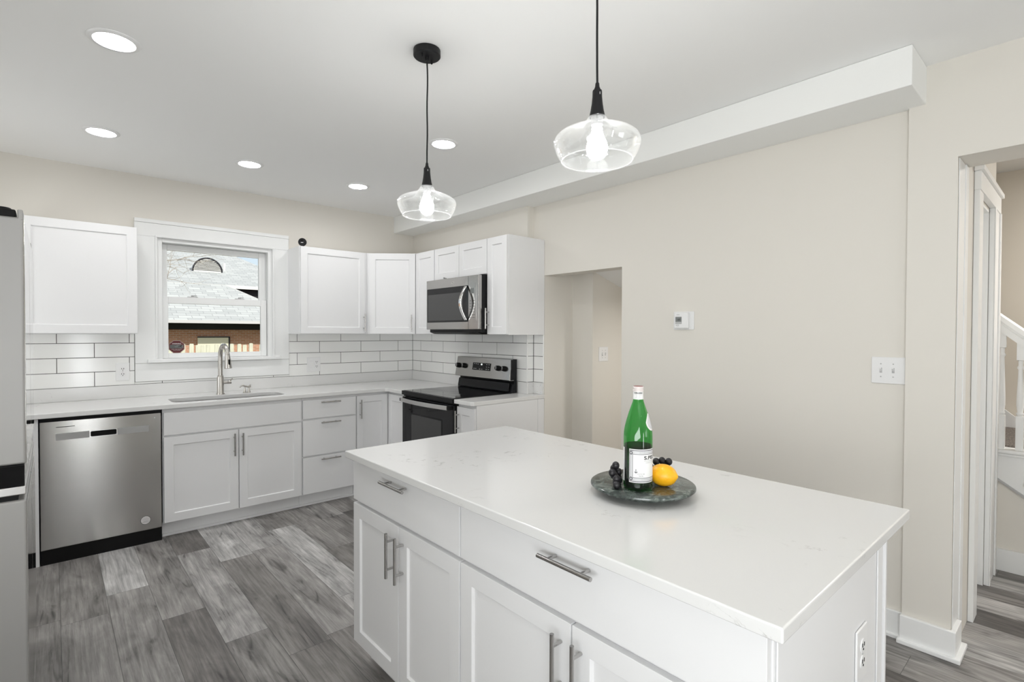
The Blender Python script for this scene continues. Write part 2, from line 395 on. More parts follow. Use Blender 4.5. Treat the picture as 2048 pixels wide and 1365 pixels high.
# baseboards with shoe moulding
def baseboard(name, pts, h=.122, t=.016, shoe=.014):
    """pts: ground line of the wall face, the board stands on its right-hand side"""
    b = MB()
    for (x0,y0),(x1,y1) in zip(pts, pts[1:]):
        d = Vector((x1-x0, y1-y0)).normalized(); n = Vector((d.y, -d.x))
        for tt, z0, z1 in ((t, 0, h), (t+shoe, 0, .018)):
            q = [(x0 - d.x*0, y0), (x1, y1), (x1+n.x*tt, y1+n.y*tt), (x0+n.x*tt, y0+n.y*tt)]
            b.prism(q, z0+.0005, z1)
    return struct(b.build(name, 'trim_white', bevel=.003))
b = MB()
b.box((XM-.016, -2.628, 0), (XM, -4.212, .122)); b.box((XM-.030, -2.64, 0), (XM, -4.212, .018))
struct(b.build('baseboard_right', 'trim_white', bevel=.003))
b = MB()
b.box((.026, -4.2075, 0), (.046, -4.405, .125)); b.box((.008, -4.2, 0), (.046, -4.423, .02))
b.box((.046, -4.385, 0), (.18, -4.405, .125)); b.box((.046, -4.385, 0), (.20, -4.423, .02))
struct(b.build('baseboard_pier', 'trim_white', bevel=.004))
b = MB().box((.062, -4.3855, .126), (.205, -4.389, 2.161)); b.box((.206, -4.3855, .0), (.274, -4.393, 2.161)); struct(b.build('trim_1', 'trim_white', bevel=.002))

# closet door at the end of the pier, with its casing
d = struct(MB().box((CX0+.012, -4.30, .005), (CX1-.012, -4.335, CZ-.012)).build('door_1', 'trim_white', bevel=.003))
b = MB()
b.box((CX0-.115, -4.386, 0), (CX0, -4.408, 2.10)); b.box((CX1, -4.386, 0), (CX1+.24, -4.408, 2.10))
b.box((CX0-.115, -4.386, 2.10), (CX1+.24, -4.412, 2.19)); b.box((CX0-.13, -4.386, 2.19), (CX1+.255, -4.424, 2.215))
b.box((CX1+.20, -4.408, 0), (CX1+.24, -4.416, 2.10)); b.box((CX1+.0, -4.408, 0), (CX1+.03, -4.413, 2.10))
b.build('door_casing', 'trim_white', d, bevel=.003)
b = MB(); b.box((CX0, -4.27, 0), (CX0+.012, -4.385, CZ)); b.box((CX1-.012, -4.27, 0), (CX1, -4.385, CZ)); b.box((CX0, -4.27, CZ-.012), (CX1, -4.385, CZ))
b.build('door_jamb', 'trim_white', d)
b = MB(); b.ball((CX0+.06, -4.355, .95), .025); b.cyl((CX0+.06, -4.33, .95), (CX0+.06, -4.352, .95), .01); b.build('door_knob', 'nickel', d, smooth=True)

# ------------------------------------------------------------------ window
wn = thing('window_1', 'white double-hung window above the kitchen sink', 'window', (0,0,0)); struct(wn)
del wn['category']; del wn['label']
b = MB()
b.box((-2.386, -.001, 1.166), (WX0+.003, -.021, WZ1-.003)); b.box((WX1-.003, -.001, 1.166), (-1.272, -.021, WZ1-.003))
b.box((-2.386, -.001, WZ1-.003), (-1.272, -.021, 2.23)); b.box((-2.386, -.001, 2.23), (-1.272, -.028, 2.258))
b.box((WX0-.012, -.0212, 1.197), (WX0+.002, -.029, WZ1-.0065)); b.box((WX1-.002, -.0212, 1.197), (WX1+.012, -.029, WZ1-.0065)); b.box((WX0-.012, -.0212, WZ1-.006), (WX1+.012, -.029, WZ1+.012))
b.build('casing', 'trim_white', wn, bevel=.003)
b = MB(); b.box((-2.386, -.001, 1.028), (-1.272, -.018, 1.165)); b.build('apron', 'trim_white', wn, bevel=.003)
b = MB(); b.box((-2.311, -.001, 1.168), (-1.347, -.052, 1.196)); b.box((WX0+.001, 0, 1.178), (WX1-.001, .12, 1.196)); b.build('sill', 'trim_white', wn, bevel=.005)
b = MB()
b.box((WX0+.001, 0, 1.176), (WX0+.036, .15, WZ1-.001)); b.box((WX1-.033, 0, 1.176), (WX1-.001, .15, WZ1-.001)); b.box((WX0+.0365, 0, WZ1-.036), (WX1-.0335, .15, WZ1-.001))
b.build('jamb', 'trim_white', wn, bevel=.002)
def sash(name, x0, x1, z0, z1, gx0, gx1, gz0, gz1, y0, y1):
    b = MB(); b.box((x0,y0,z0),(gx0,y1,z1)); b.box((gx1,y0,z0),(x1,y1,z1)); b.box((gx0,y0,z0),(gx1,y1,gz0)); b.box((gx0,y0,gz1),(gx1,y1,z1))
    s = b.build(name, 'trim_white', wn, bevel=.003)
    MB().box((gx0-.004, (y0+y1)/2-.001, gz0-.004), (gx1+.004, (y0+y1)/2+.001, gz1+.004)).build('pane', 'pane_glass', s)
    return s
sash('upper_sash', -2.210, -1.441, 1.640, 2.094, -2.168, -1.494, 1.668, 2.049, .075, .105)
ls = sash('lower_sash', -2.208, -1.442, 1.197, 1.682, -2.167, -1.490, 1.236, 1.628, .038, .066)
for x in (-2.0, -1.655):
    b = MB(); b.box((x-.035, .040, 1.682), (x+.035, .064, 1.688)); b.cyl((x, .052, 1.688), (x, .052, 1.697), .010); b.box((x-.006, .046, 1.692), (x+.03, .058, 1.699))
    b.build('sash_lock', 'plastic_grey', ls, bevel=.001)
b = MB(); b.box((-2.216, .036, 1.2), (-2.208, .037, 2.09)); b.box((-1.441, .036, 1.2), (-1.436, .037, 2.09)); b.build('weatherstrip', 'slot_dark', wn)

# warning sticker on the lower pane
st = thing('warning_sticker', 'red octagonal WARNING 24 hour video surveillance sticker on lower window pane', 'sticker', (-2.1115, .0495, 1.286))
def octagon(r): return [(r*math.cos(PI/8 + k*PI/4)*1.06, r*math.sin(PI/8 + k*PI/4)) for k in range(8)]
mat('sticker_red', (.10, .008, .010), .5); mat('sticker_edge', (.30, .22, .20), .5); mat('sticker_grey', (.15, .155, .15), .5)
MB().prism(octagon(.0545), 0, .0008, 'Y').build('sticker_border', 'sticker_edge', st)
MB().prism(octagon(.0500), -.0004, .0, 'Y').build('sticker_face', 'sticker_red', st)
MB().box((-.0445, -.0008, -.0135), (.0445, -.0004, .0165)).build('sticker_panel', 'sticker_grey', st)
text('heading', 'WARNING', .0125, 'print_white', st, (0, -.0012, .0245), bold=.0002)
for i, t in enumerate(('24 HOUR', 'VIDEO', 'SURVEILLANCE')):
    text('panel_text', t, .0098, 'print_black', st, (-.042, -.0012, .0105 - .0093*i), align='LEFT', bold=.00015)
b = MB(); b.prism([(.008, .004), (.036, .014), (.038, .008), (.030, .003), (.034, -.006), (.040, -.008), (.038, -.011), (.027, -.004), (.025, .002), (.011, .0)], -.0010, -.0008, 'Y'); b.build('camera_symbol', 'print_black', st)
text('small_print', 'PREMISES UNDER CONSTANT', .0052, 'print_white', st, (0, -.0012, -.0205))
text('small_print', 'VIDEO MONITORING', .0052, 'print_white', st, (0, -.0012, -.0285))

# ------------------------------------------------------------------ cabinets
HB = .0055
def pull(parent, x, z, ln, vertical, y=0.0, stand=.034):
    b = MB(); h = ln/2; q = h*.62
    if vertical:
        b.cyl((x, y-stand, z-h), (x, y-stand, z+h), HB, seg=16)
        for s in (-1, 1): b.cyl((x, y-.0005, z+s*q), (x, y-stand, z+s*q), HB*.8, seg=12)
    else:
        b.cyl((x-h, y-stand, z), (x+h, y-stand, z), HB, seg=16)
        for s in (-1, 1): b.cyl((x+s*q, y-.0005, z), (x+s*q, y-stand, z), HB*.8, seg=12)
    return b.build('handle', 'handle_metal', parent, smooth=True)
def door(root, x0, z0, x1, z1, hx=None, hz=None, hl=.16, hv=True, rail=.056):
    d = MB().shaker(x0, z0, x1, z1, -.020, rail=rail).build('door', 'cabinet_white', root, bevel=.0012)
    if hx is not None: pull(d, hx, hz, hl, hv, -.020)
    return d
def drawer(root, x0, z0, x1, z1, hx=None, hz=None, hl=.16, name='drawer'):
    d = MB().box((x0, -.020, z0), (x1, -.001, z1)).build(name, 'cabinet_white', root, bevel=.0015)
    if hx is not None: pull(d, hx, hz, hl, False, -.020)
    return d
def toe(root, x0, x1, D, shoe=True):
    b = MB().box((x0, .054, 0), (x1, .07, .104))
    if shoe: b.box((x0, .040, 0), (x1, .054, .018))
    return b.build('toe_kick', 'cabinet_white', root, bevel=.003)
# All boxes below are in the cabinet's own frame: x along the front, y = 0 at the face frame, z up.
# --- wall cabinets on the window wall
UB, UT = 1.389, 2.138
def wall_cab(label, loc, rz, W, D, z0, z1, doors, group=None):
    r = thing('wall_cabinet', label, 'wall cabinet', (loc[0], loc[1], z0), rz, group)
    MB().box((0, 0, 0), (W, D, z1-z0)).build('cabinet_box', 'cabinet_white', r, bevel=.001)
    for d in doors: door(r, *d)
    return r
H = UT-UB
wall_cab('white shaker wall cabinet left of the window beside the refrigerator', (-3.006, -.296, 0), 0, .611, .295, UB, UT, [(.004, .004, .607, H-.004)])
wall_cab('white shaker wall cabinet with black camera on top, right of the window', (-1.2794, -.296, 0), 0, .6154, .295, UB, UT, [(.008, .004, .590, H-.004, .572, .105)])
# diagonal corner cabinet
A_, B_ = Vector((-.6639, -.300)), Vector((-.312, -.5932)); th = math.atan2(B_.y-A_.y, B_.x-A_.x); ln = (B_-A_).length
r = thing('wall_cabinet', 'white shaker wall cabinet set diagonally across the room corner', 'wall cabinet', (A_.x, A_.y, UB), th)
Mi = Matrix.Translation((A_.x, A_.y, UB)) @ Matrix.Rotation(th, 4, 'Z')
MB().prism([(-.001, -.001), (-.6629, -.001), (A_.x+.001, A_.y), (B_.x, B_.y+.001), (-.001, -.5922)], UB, UT).build('cabinet_box', 'cabinet_white', r, bevel=.001, M=Mi.inverted())
door(r, .024, .004, ln-.012, H-.004, ln-.042, .10)
# --- wall cabinets on the range wall (front faces -X)
RW = -PI/2
wall_cab('narrow white shaker wall cabinet between the diagonal corner cabinet and the microwave', (-.306, -.5945, 0), RW, .314, .305, UB, UT, [(.004, .004, .310, H-.004)])
MW0 = -.910
r = wall_cab('short white two-door wall cabinet directly above the microwave', (-.306, MW0, 0), RW, .7365, .305, 1.860, UT, [(.004, .004, .365, UT-1.860-.004), (.372, .004, .7325, UT-1.860-.004)])
b = MB(); b.cyl((.165, -.021, .012), (.165, -.034, .012), .006); b.cyl((.185, -.021, .006), (.185, -.034, .006), .006); b.build('door_bumper', 'handle_metal', r, smooth=True)
r = wall_cab('tall narrow white wall cabinet right of the microwave with exposed side panel', (-.306, -1.6475, 0), RW, .2365, .305, UB, UT, [(.004, .004, .2325, H-.004, .026, .125)])
b = MB().box((.118, .305, 0), (.2365, .374, H)); b.build('filler_panel', 'cabinet_white', r, bevel=.002)

# --- base cabinets on the window wall
FZ0, FZ1 = .11, .863      # bottom of doors, top of drawers
def base_box(root, x0, x1, D, z1=.884):
    return MB().box((x0, 0, .104), (x1, D, z1)).build('cabinet_box', 'cabinet_white', root, bevel=.001)
FY = -.608
r = thing('base_cabinet', 'white sink base cabinet with two shaker doors under the sink', 'base cabinet', (-2.298, FY, 0))
W = .922; 
b = MB(); b.box((0,0,.104),(W,.018,.884)); b.box((0,.018,.104),(.018,.6,.884)); b.box((W-.018,.018,.104),(W,.6,.884)); b.box((.018,.018,.104),(W-.018,.6,.122)); b.box((.018,.585,.122),(W-.018,.6,.884))
b.build('cabinet_box', 'cabinet_white', r, bevel=.001)
drawer(r, .006, .703, W-.006, .858, name='false_front')
door(r, .006, FZ0, .463, .690, .433, .587, .163); door(r, .469, FZ0, W-.006, .690, .488, .585, .163)
toe(r, 0, W, .6)
r = thing('base_cabinet', 'white base cabinet with three drawers right of the sink cabinet', 'base cabinet', (-1.3755, FY, 0))
W = .4535; base_box(r, 0, W, .6)
for z0, z1 in ((.712, FZ1), (.414, .698), (FZ0, .402)): drawer(r, .006, z0, W-.006, z1, .222, z1-.022, .162)
toe(r, 0, W, .6)
# corner base with its folding pair of doors
r = thing('base_cabinet', 'white corner base cabinet with doors meeting at the inside corner', 'base cabinet', (-.921, FY, 0))
b = MB(); b.prism([(0, 0), (.315, 0), (.315, -.308), (.920, -.308), (.920, .606), (0, .606)], .104, .884); b.build('cabinet_box', 'cabinet_white', r, bevel=.001)
door(r, .004, FZ0, .290, FZ1, .030, .752, .16)
Mr = Matrix.Translation((.315, -.022, 0)) @ Matrix.Rotation(RW, 4, 'Z')
MB().shaker(0.0, FZ0, .282, FZ1, -.020).build('door', 'cabinet_white', r, bevel=.0012, M=Mr)
b = MB().box((0, .054, 0), (.369, .07, .104)); b.box((.369, .07, 0), (.385, -.308, .104)); b.build('toe_kick', 'cabinet_white', r)
# base cabinet right of the range
r = thing('base_cabinet', 'narrow white base cabinet right of the range with exposed end panel', 'base cabinet', (-.606, -1.668, 0), RW)
W = .2165; base_box(r, 0, W, .604)
door(r, .005, FZ0, W-.004, FZ1, .030, .755, .16)
b = MB().box((.098, .606, .0), (W, .675, .884)); b.build('filler_panel', 'cabinet_white', r, bevel=.002); toe(r, 0, W, .6, False)
# filler and strip left of the dishwasher
r = thing('cabinet_filler', 'slim white end panel left of the dishwasher', 'end panel', (-2.9435, FY-.018, 0))
MB().box((0, 0, .0), (.028, .6, .884)).build('end_panel', 'cabinet_white', r, bevel=.002)
r = thing('base_cabinet', 'white base cabinet beside the wall, behind the refrigerator', 'base cabinet', (XL+.002, FY, 0))
base_box(r, 0, .80, .6); door(r, .01, FZ0, .79, FZ1); toe(r, 0, .80, .6)

# ------------------------------------------------------------------ countertops
def rounded(x0, y0, x1, y1, r, n=6):
    P = []
    for cx, cy, a0 in ((x1-r, y1-r, 0), (x0+r, y1-r, 90), (x0+r, y0+r, 180), (x1-r, y0+r, 270)):
        for k in range(n+1):
            a = math.radians(a0 + 90*k/n); P.append((cx + r*math.cos(a), cy + r*math.sin(a)))
    return P
CT0, CT1 = .885, .915
SX0, SX1, SY0, SY1 = -2.225, -1.475, -.565, -.285
ct = thing('countertop', 'white L-shaped quartz countertop around the sink and corner', 'countertop', (0, 0, 0))
poly = [(XL+.001, -.001), (XL+.001, -.652), (-.668, -.652), (-.652, -.668), (-.652, -.918), (-.001, -.918), (-.001, -.001)]
slab = MB().prism(poly, CT0, CT1).build('slab', 'quartz', None)
cut = MB().prism(rounded(SX0, SY0, SX1, SY1, .05), CT0-.05, CT1+.05).build('cutter', 'quartz')
boolean(slab, [cut]); slab.parent = ct
bv = slab.modifiers.new('bevel', 'BEVEL'); bv.width = .003; bv.segments = 2; bv.limit_method = 'ANGLE'; bv.angle_limit = math.radians(40)
b = MB(); b.box((XL+.001, -.001, CT1+.0002), (-.021, -.020, 1.0085)); b.box((-.001, -.001, CT1+.0002), (-.020, -.918, 1.0085)); b.build('upstand', 'quartz', ct, bevel=.002)
ct2 = thing('countertop', 'small white quartz countertop between the range and the doorway', 'countertop', (0, 0, 0))
MB().prism([(-.65, -1.6685), (-.65, -1.868), (-.63, -1.888), (.0695, -1.888), (.0695, -1.762), (-.001, -1.762), (-.001, -1.6685)], CT0, CT1).build('slab', 'quartz', ct2, bevel=.003)
b = MB(); b.box((-.001, -1.6685, CT1+.0002), (-.020, -1.781, 1.0085)); b.box((-.001, -1.762, CT1+.0002), (.0495, -1.781, 1.0085)); b.box((.0695, -1.762, CT1+.0002), (.0505, -1.884, 1.0085)); b.build('upstand', 'quartz', ct2, bevel=.002)

# sink: double bowl, undermount
sk = thing('sink', 'stainless undermount double bowl sink below the window', 'sink', (0, 0, 0))
mid = (SX0+SX1)/2
def bowl(x0, x1):
    b = MB(); y0, y1 = SY0-.012, SY1+.012; zt, zb = CT0-.001, CT0-.205
    o = rounded(x0, y0, x1, y1, .06); n = len(o); cx, cy = (x0+x1)/2, (y0+y1)/2
    rings = []
    for z, k in ((zt, 1.0), (zb+.03, .97), (zb+.006, .92), (zb, .82), (zb-.002, .2)):
        rings.append([b.bm.verts.new((cx+(px-cx)*k, cy+(py-cy)*k, z)) for px, py in o])
    for a, c in zip(rings, rings[1:]):
        for i in range(n): b.bm.faces.new((a[i], a[(i+1)%n], c[(i+1)%n], c[i]))
    b.bm.faces.new(rings[-1])
    q = b.build('bowl', 'stainless_light', sk, smooth=True)
    d = MB().lathe([(.0, .002), (.03, .002), (.043, .004), (.045, .001)], (cx, cy, zb-.001), 24).build('drain', 'chrome', q, smooth=True)
bowl(SX0-.012, mid-.008); bowl(mid+.008, SX1+.012)
MB().box((mid-.008, SY0-.01, CT0-.06), (mid+.008, SY1+.01, CT0-.03)).build('divider', 'stainless_light', sk, bevel=.004)

# faucet
fx, fy = -1.863, -.224
fa = thing('kitchen_faucet', 'brushed nickel pull-down gooseneck faucet behind the sink', 'faucet', (fx, fy, CT1))
MB().lathe([(.0, .0005), (.030, .0005), (.030, .006), (.025, .014), (.0245, .13), (.021, .143), (.0185, .150)], (0,0,0), 32).build('body', 'nickel', fa, smooth=True)
ua = Vector((.24, -.97, 0)).normalized()
pts = [(0,0,.150), (0,0,.29)]
for k in range(1, 11):
    a = PI - k*PI*.92/10; R = .056
    pts.append((ua.x*(R + R*math.cos(a)), ua.y*(R + R*math.cos(a)), .29 + .095*math.sin(a)))
MB().tube(pts, .0165, 20).build('spout', 'nickel', fa, smooth=True)
e = Vector(pts[-1]); dn = Vector((ua.x*.10, ua.y*.10, -1)).normalized()
sp_ = MB().tube([e, e+dn*.012, e+dn*.06, e+dn*.105, e+dn*.108], [.0175, .018, .022, .0265, .024], 24).build('spray_head', 'nickel', fa, smooth=True)
pb = e + dn*.058 + Vector((.004, -.0215, 0))
MB().box((pb.x-.007, pb.y-.004, pb.z-.026), (pb.x+.007, pb.y+.006, pb.z+.022)).build('spray_button', 'black_plastic', sp_, bevel=.003)
b = MB().cyl((.015, 0, .092), (.052, 0, .092), .0145, .0145, 20); b.cyl((.053, 0, .092), (.077, 0, .092), .0155, .0155, 20); b.tube([(.066, -.006, .10), (.072, -.008, .125), (.080, -.01, .150)], [.004, .0042, .005], 10)
b = None
hb = MB().cyl((.015, 0, .092), (.050, 0, .092), .0135, .0135, 20).cyl((.0515, 0, .092), (.076, 0, .092), .0150, .0150, 20).build('valve', 'nickel', fa, smooth=True)
MB().tube([(.062, -.010, .094), (.070, -.014, .112), (.084, -.018, .118)], [.0045, .0045, .0055], 10).build('lever', 'nickel', fa, smooth=True)
sd = thing('soap_dispenser', 'small nickel two-post dispenser right of the faucet', 'dispenser', (-1.676, -.237, CT1))
for s in (-1, 1): MB().lathe([(.0, .0004), (.014, .0004), (.013, .004), (.008, .016), (.0065, .030), (.006, .042)], (s*.0155, 0, 0), 20).build('post', 'nickel', sd, smooth=True)
MB().tube([(.030, 0, .046), (.016, 0, .046), (-.010, -.002, .052), (-.030, -.004, .060), (-.045, -.006, .056), (-.053, -.006, .044)], [.0065, .0075, .0075, .006, .005, .0042], 14).build('spout', 'nickel', sd, smooth=True)
MB().tube([(.016, 0, .048), (.026, 0, .060), (.030, 0, .062)], [.006, .005, .004], 10).build('lever', 'nickel', sd, smooth=True)

# ------------------------------------------------------------------ tile backsplashes
PITCH_X, ROWZ, ZJ = .4072, .1040, 1.009
def tiles(b, a0, a1, z0, z1, off, skip=None, tile=None):
    """tiles in the (a, z) rectangle; calls tile(a0,a1,z0,z1); off = joint position of row 0; odd rows shift by half a tile"""
    g = .0018
    for row in range(0, 5):
        r0, r1 = ZJ + row*ROWZ, ZJ + (row+1)*ROWZ
        lo, hi = max(r0+g, z0), min(r1-g, z1)
        if hi - lo < .006: continue
        j0 = off + (PITCH_X/2 if row % 2 else 0)
        k = math.floor((a0 - j0)/PITCH_X) - 1
        while j0 + k*PITCH_X < a1:
            u0, u1 = max(j0 + k*PITCH_X + g, a0), min(j0 + (k+1)*PITCH_X - g, a1)
            k += 1
            if u1 - u0 > .004: tile(u0, u1, lo, hi)
bs = thing('tile_backsplash', 'white subway tile backsplash with dark grout along the window wall', 'backsplash', (0, 0, 0))
b = MB(); T = lambda u0, u1, lo, hi: b.box((u0, -.0015, lo), (u1, -.0085, hi))
tiles(b, -3.2, -2.389, ZJ, UB-.001, -.180, tile=T); tiles(b, -1.269, -.0105, ZJ, UB-.001, -.180, tile=T); tiles(b, -2.3885, -1.2695, ZJ, 1.0255, -.18, tile=T)
b.build('tiles', 'tile_white', bs, bevel=.0012)
b = MB(); b.box((-3.2, -.0005, ZJ), (-2.3875, -.0077, UB)); b.box((-1.2705, -.0005, ZJ), (-.0005, -.0077, UB)); b.box((-2.3875, -.0005, ZJ), (-1.2705, -.0077, 1.0265)); b.build('grout', 'grout_dark', bs)
bs = thing('tile_backsplash', 'white subway tile backsplash with dark grout behind the range', 'backsplash', (0, 0, 0))
b = MB(); T = lambda u0, u1, lo, hi: b.box((-.0015, -u0, lo), (-.0085, -u1, hi))
tiles(b, .0105, 1.768, ZJ, UB-.001, .169, tile=T)
for row in range(4):
    lo, hi = ZJ + row*ROWZ + .0018, min(ZJ + (row+1)*ROWZ - .0018, UB-.001)
    b.box((.0, -1.7615, lo), (.0595, -1.7685, hi)); b.box((.0685, -1.772, lo), (.0615, -1.8745, hi))
b.build('tiles', 'tile_white', bs, bevel=.0012)
b = MB(); b.box((-.0005, -.007, ZJ), (-.0077, -1.7675, UB)); b.box((-.006, -1.7605, ZJ), (.069, -1.7677, UB)); b.box((.0695, -1.7605, ZJ), (.0623, -1.876, UB)); b.build('grout', 'grout_dark', bs)
b = MB(); b.box((.0695, -1.8762, ZJ), (.0595, -1.8835, UB)); b.box((-.0015, -1.7605, ZJ), (-.0105, -1.7705, UB)); b.build('edge_trim', 'tile_white', bs, bevel=.002)

# ------------------------------------------------------------------ outlets, switches, thermostat (own frame: x along the wall, face to -Y)
def plate(name, label, cat, loc, rz, W, Hh, t=.006):
    r = thing(name, label, cat, loc, rz)
    MB().box((-W/2, -t, -Hh/2), (W/2, -.0005, Hh/2)).build('cover_plate', 'plastic_white', r, bevel=.003, seg=3); return r
def duplex(r, x, t=.006, gfci=False):
    if gfci: MB().box((x-.0165, -t-.002, -.033), (x+.0165, -t+.001, .033)).build('receptacle', 'plastic_white', r, bevel=.001)
    for s in (-1, 1):
        z = s*.0195
        if not gfci: MB().lathe([(0, .002), (.0165, .002), (.017, .0)], (0,0,0), 24).build('receptacle', 'plastic_white', r, M=Matrix.Translation((x, -t, z)) @ Matrix.Rotation(PI/2, 4, 'X'), smooth=True)
        b = MB()
        for sx in (-1, 1): b.box((x+sx*.0063-.0016, -t-.0028, z-.001), (x+sx*.0063+.0016, -t-.0018, z+.008))
        b.cyl((x, -t-.0018, z-.0075), (x, -t-.0028, z-.0075), .0027, seg=12); b.build('slots', 'slot_dark', r)
    if gfci:
        for s in (-1, 1): MB().box((x+s*.0065-.005, -t-.0035, -.0035), (x+s*.0065+.005, -t-.002, .0035)).build('test_button', 'plastic_white', r)
    else: MB().cyl((x, -t+.0002, 0), (x, -t-.0012, 0), .003, seg=12).build('screw', 'plastic_grey', r)
def toggle(r, x, t=.006, up=True):
    b = MB().box((x-.005, -t-.0008, -.012), (x+.005, -t+.001, .012)); b.build('toggle_slot', 'plastic_grey', r)
    s = 1 if up else -1
    MB().prism([(-t, -.005), (-t, .005), (-t-.014, .011*s+.003), (-t-.014, .011*s-.003)], x-.0038, x+.0038, 'X').build('toggle', 'plastic_white', r, bevel=.001)
    for z in (-.030, .030): MB().cyl((x, -t+.0002, z), (x, -t-.0012, z), .003, seg=12).build('screw', 'plastic_grey', r)
r = plate('wall_outlet', 'white duplex outlet on the tile left of the window', 'outlet', (-2.461, -.0085, 1.108), 0, .082, .132); duplex(r, 0)
r = plate('wall_outlet', 'wide white outlet plate on the tile right of the window', 'outlet', (-1.050, -.0085, 1.109), 0, .123, .131); duplex(r, .024, gfci=True)
MB().box((-.0405, -.0075, -.033), (-.0075, -.0055, .033)).build('rocker', 'plastic_white', r, bevel=.001)
r = plate('light_switch', 'double toggle light switch plate beside the pier on the long wall', 'switch', (XM, -4.144, 1.2335), RW, .131, .124); toggle(r, -.028); toggle(r, .020)
r = plate('light_switch', 'small double light switch plate inside the low doorway', 'switch', (.536, -2.1, 1.232), 0, .117, .118); toggle(r, -.017, up=False); toggle(r, .022)
r = plate('wall_outlet', 'white duplex outlet on the end panel of the island', 'outlet', (-1.389, -4.4135, .630), 0, .080, .128); duplex(r, 0)
r = thing('thermostat', 'small white square thermostat with grey screen on the long wall', 'thermostat', (XM, -3.0965, 1.484), RW)
MB().box((-.069, -.006, -.058), (.069, -.0005, .054)).build('back_plate', 'plastic_white', r, bevel=.004)
MB().box((-.055, -.026, -.050), (.040, -.0062, .048)).build('housing', 'plastic_white', r, bevel=.006, seg=3)
MB().box((-.044, -.0268, -.022), (-.002, -.0258, .022)).build('screen', 'display_grey', r)
MB().box((-.043, -.0272, -.021), (-.003, -.0268, -.009)).build('screen_strip', 'plastic_grey', r)
text('screen_digits', '68', .018, 'print_black', r, (-.020, -.0271, .004))
MB().box((-.036, -.0272, .033), (-.016, -.026, .036)).build('logo_mark', 'print_grey', r)
text('printed_text', 'AUTO', .008, 'print_black', r, (-.030, -.0263, -.030)); text('printed_text', 'HOLD', .006, 'print_grey', r, (-.028, -.0263, -.038))

# ------------------------------------------------------------------ dishwasher
dw = thing('dishwasher', 'stainless steel built-in dishwasher left of the sink cabinet', 'dishwasher', (-2.911, -.628, 0))
W = .605
MB().box((-.0, .028, .10), (W, .6, .880)).build('tub', 'black_plastic', dw)
MB().box((.0, .006, .0), (W, .03, .088)).build('kick_plate', 'black_plastic', dw)
dd = MB().box((.001, 0, .0905), (W-.001, .026, .8605)).build('door', 'stainless')
cut = MB().prism(rounded(.236, .7475, .367, .7825, .008), -.05, .022, 'Y').build('cutter', 'stainless'); boolean(dd, [cut]); dd.parent = dw
bv = dd.modifiers.new('bevel', 'BEVEL'); bv.width = .0025; bv.segments = 2; bv.limit_method = 'ANGLE'; bv.angle_limit = math.radians(50)
MB().prism(rounded(.2375, .749, .3655, .781, .007), .012, .0215, 'Y').build('handle_pocket', 'slot_dark', dd)
b = MB()
o = rounded(.233, .7445, .370, .7855, .010); i = rounded(.237, .7485, .366, .7815, .007); n = len(o)
vo = [b.bm.verts.new((x, -.0012, z)) for x, z in o]; vi = [b.bm.verts.new((x, -.0012, z)) for x, z in i]; vb = [b.bm.verts.new((x, .004, z)) for x, z in i]; v0 = [b.bm.verts.new((x, .0005, z)) for x, z in o]
for k in range(n):
    j = (k+1) % n
    b.bm.faces.new((vo[k], vo[j], vi[j], vi[k])); b.bm.faces.new((vi[k], vi[j], vb[j], vb[k])); b.bm.faces.new((v0[k], v0[j], vo[j], vo[k]))
b.build('pocket_rim', 'chrome', dd)
mat('band_grey', (.40, .40, .395), .45)
for xa, xb in ((.073, .231), (.372, .536)): MB().box((xa, -.0006, .7445), (xb, .0002, .7855)).build('handle_band', 'band_grey', dd)
MB().box((.075, -.0005, .823), (.162, .0003, .8265)).build('vent_slot', 'slot_dark', dd)
s = MB().lathe([(0, .0008), (.0275, .0008), (.028, 0)], (0,0,0), 32).build('round_sticker', 'print_black', dd, M=Matrix.Translation((.515, -.0002, .157)) @ Matrix.Rotation(PI/2, 4, 'X'))
MB().lathe([(0, .0012), (.0258, .0012), (.026, .0008)], (0,0,0), 32).build('sticker_face', 'print_white', s, M=Matrix.Translation((.515, -.0002, .157)) @ Matrix.Rotation(PI/2, 4, 'X'))
b = MB()
for k, (hw, hh) in enumerate(((.010, .0014), (.018, .0014), (.019, .0014), (.012, .0014), (.019, .003), (.012, .0014))): b.box((.515-hw, -.0018, .157+.0165-.0066*k-hh/2), (.515+hw, -.0013, .157+.0165-.0066*k+hh/2))
b.build('sticker_lines', 'print_grey', s)
MB().lathe([(0, .0006), (.004, .0006)], (0,0,0), 16).build('badge', 'chrome', dd, M=Matrix.Translation((.568, -.0004, .832)) @ Matrix.Rotation(PI/2, 4, 'X'))

# ------------------------------------------------------------------ range (own frame: x along the front, y = 0 at the door face, depth +Y)
rg = thing('range', 'black and stainless electric range with glass cooktop', 'range', (-.652, -.9205, 0), RW)
W = .744
MB().box((.002, .03, .03), (W-.002, .625, .905)).build('body', 'black_enamel', rg, bevel=.002)
for x in (.05, W-.05):
    for y in (.08, .57): MB().cyl((x, y, 0), (x, y, .031), .018).build('foot', 'black_plastic', rg)
ctop = MB().box((0, -.006, .885), (W, .575, .9185)).build('cooktop_frame', 'black_enamel', rg, bevel=.004)
MB().box((.012, .012, .9186), (W-.012, .560, .9205)).build('glass_top', 'black_gloss', ctop, bevel=.0008)
mat('burner_ring', (.05, .05, .05), .2)
b = MB()
for cx, cy, rr in ((.19, .15, .105), (.55, .15, .08), (.19, .42, .08), (.55, .42, .105), (.37, .29, .05)):
    for q in (rr, rr*.66): b.lathe([(q-.0008, .9206), (q, .9208), (q+.0008, .9206)], (cx, cy, 0), 48)
b.build('burner_rings', 'burner_ring', ctop)
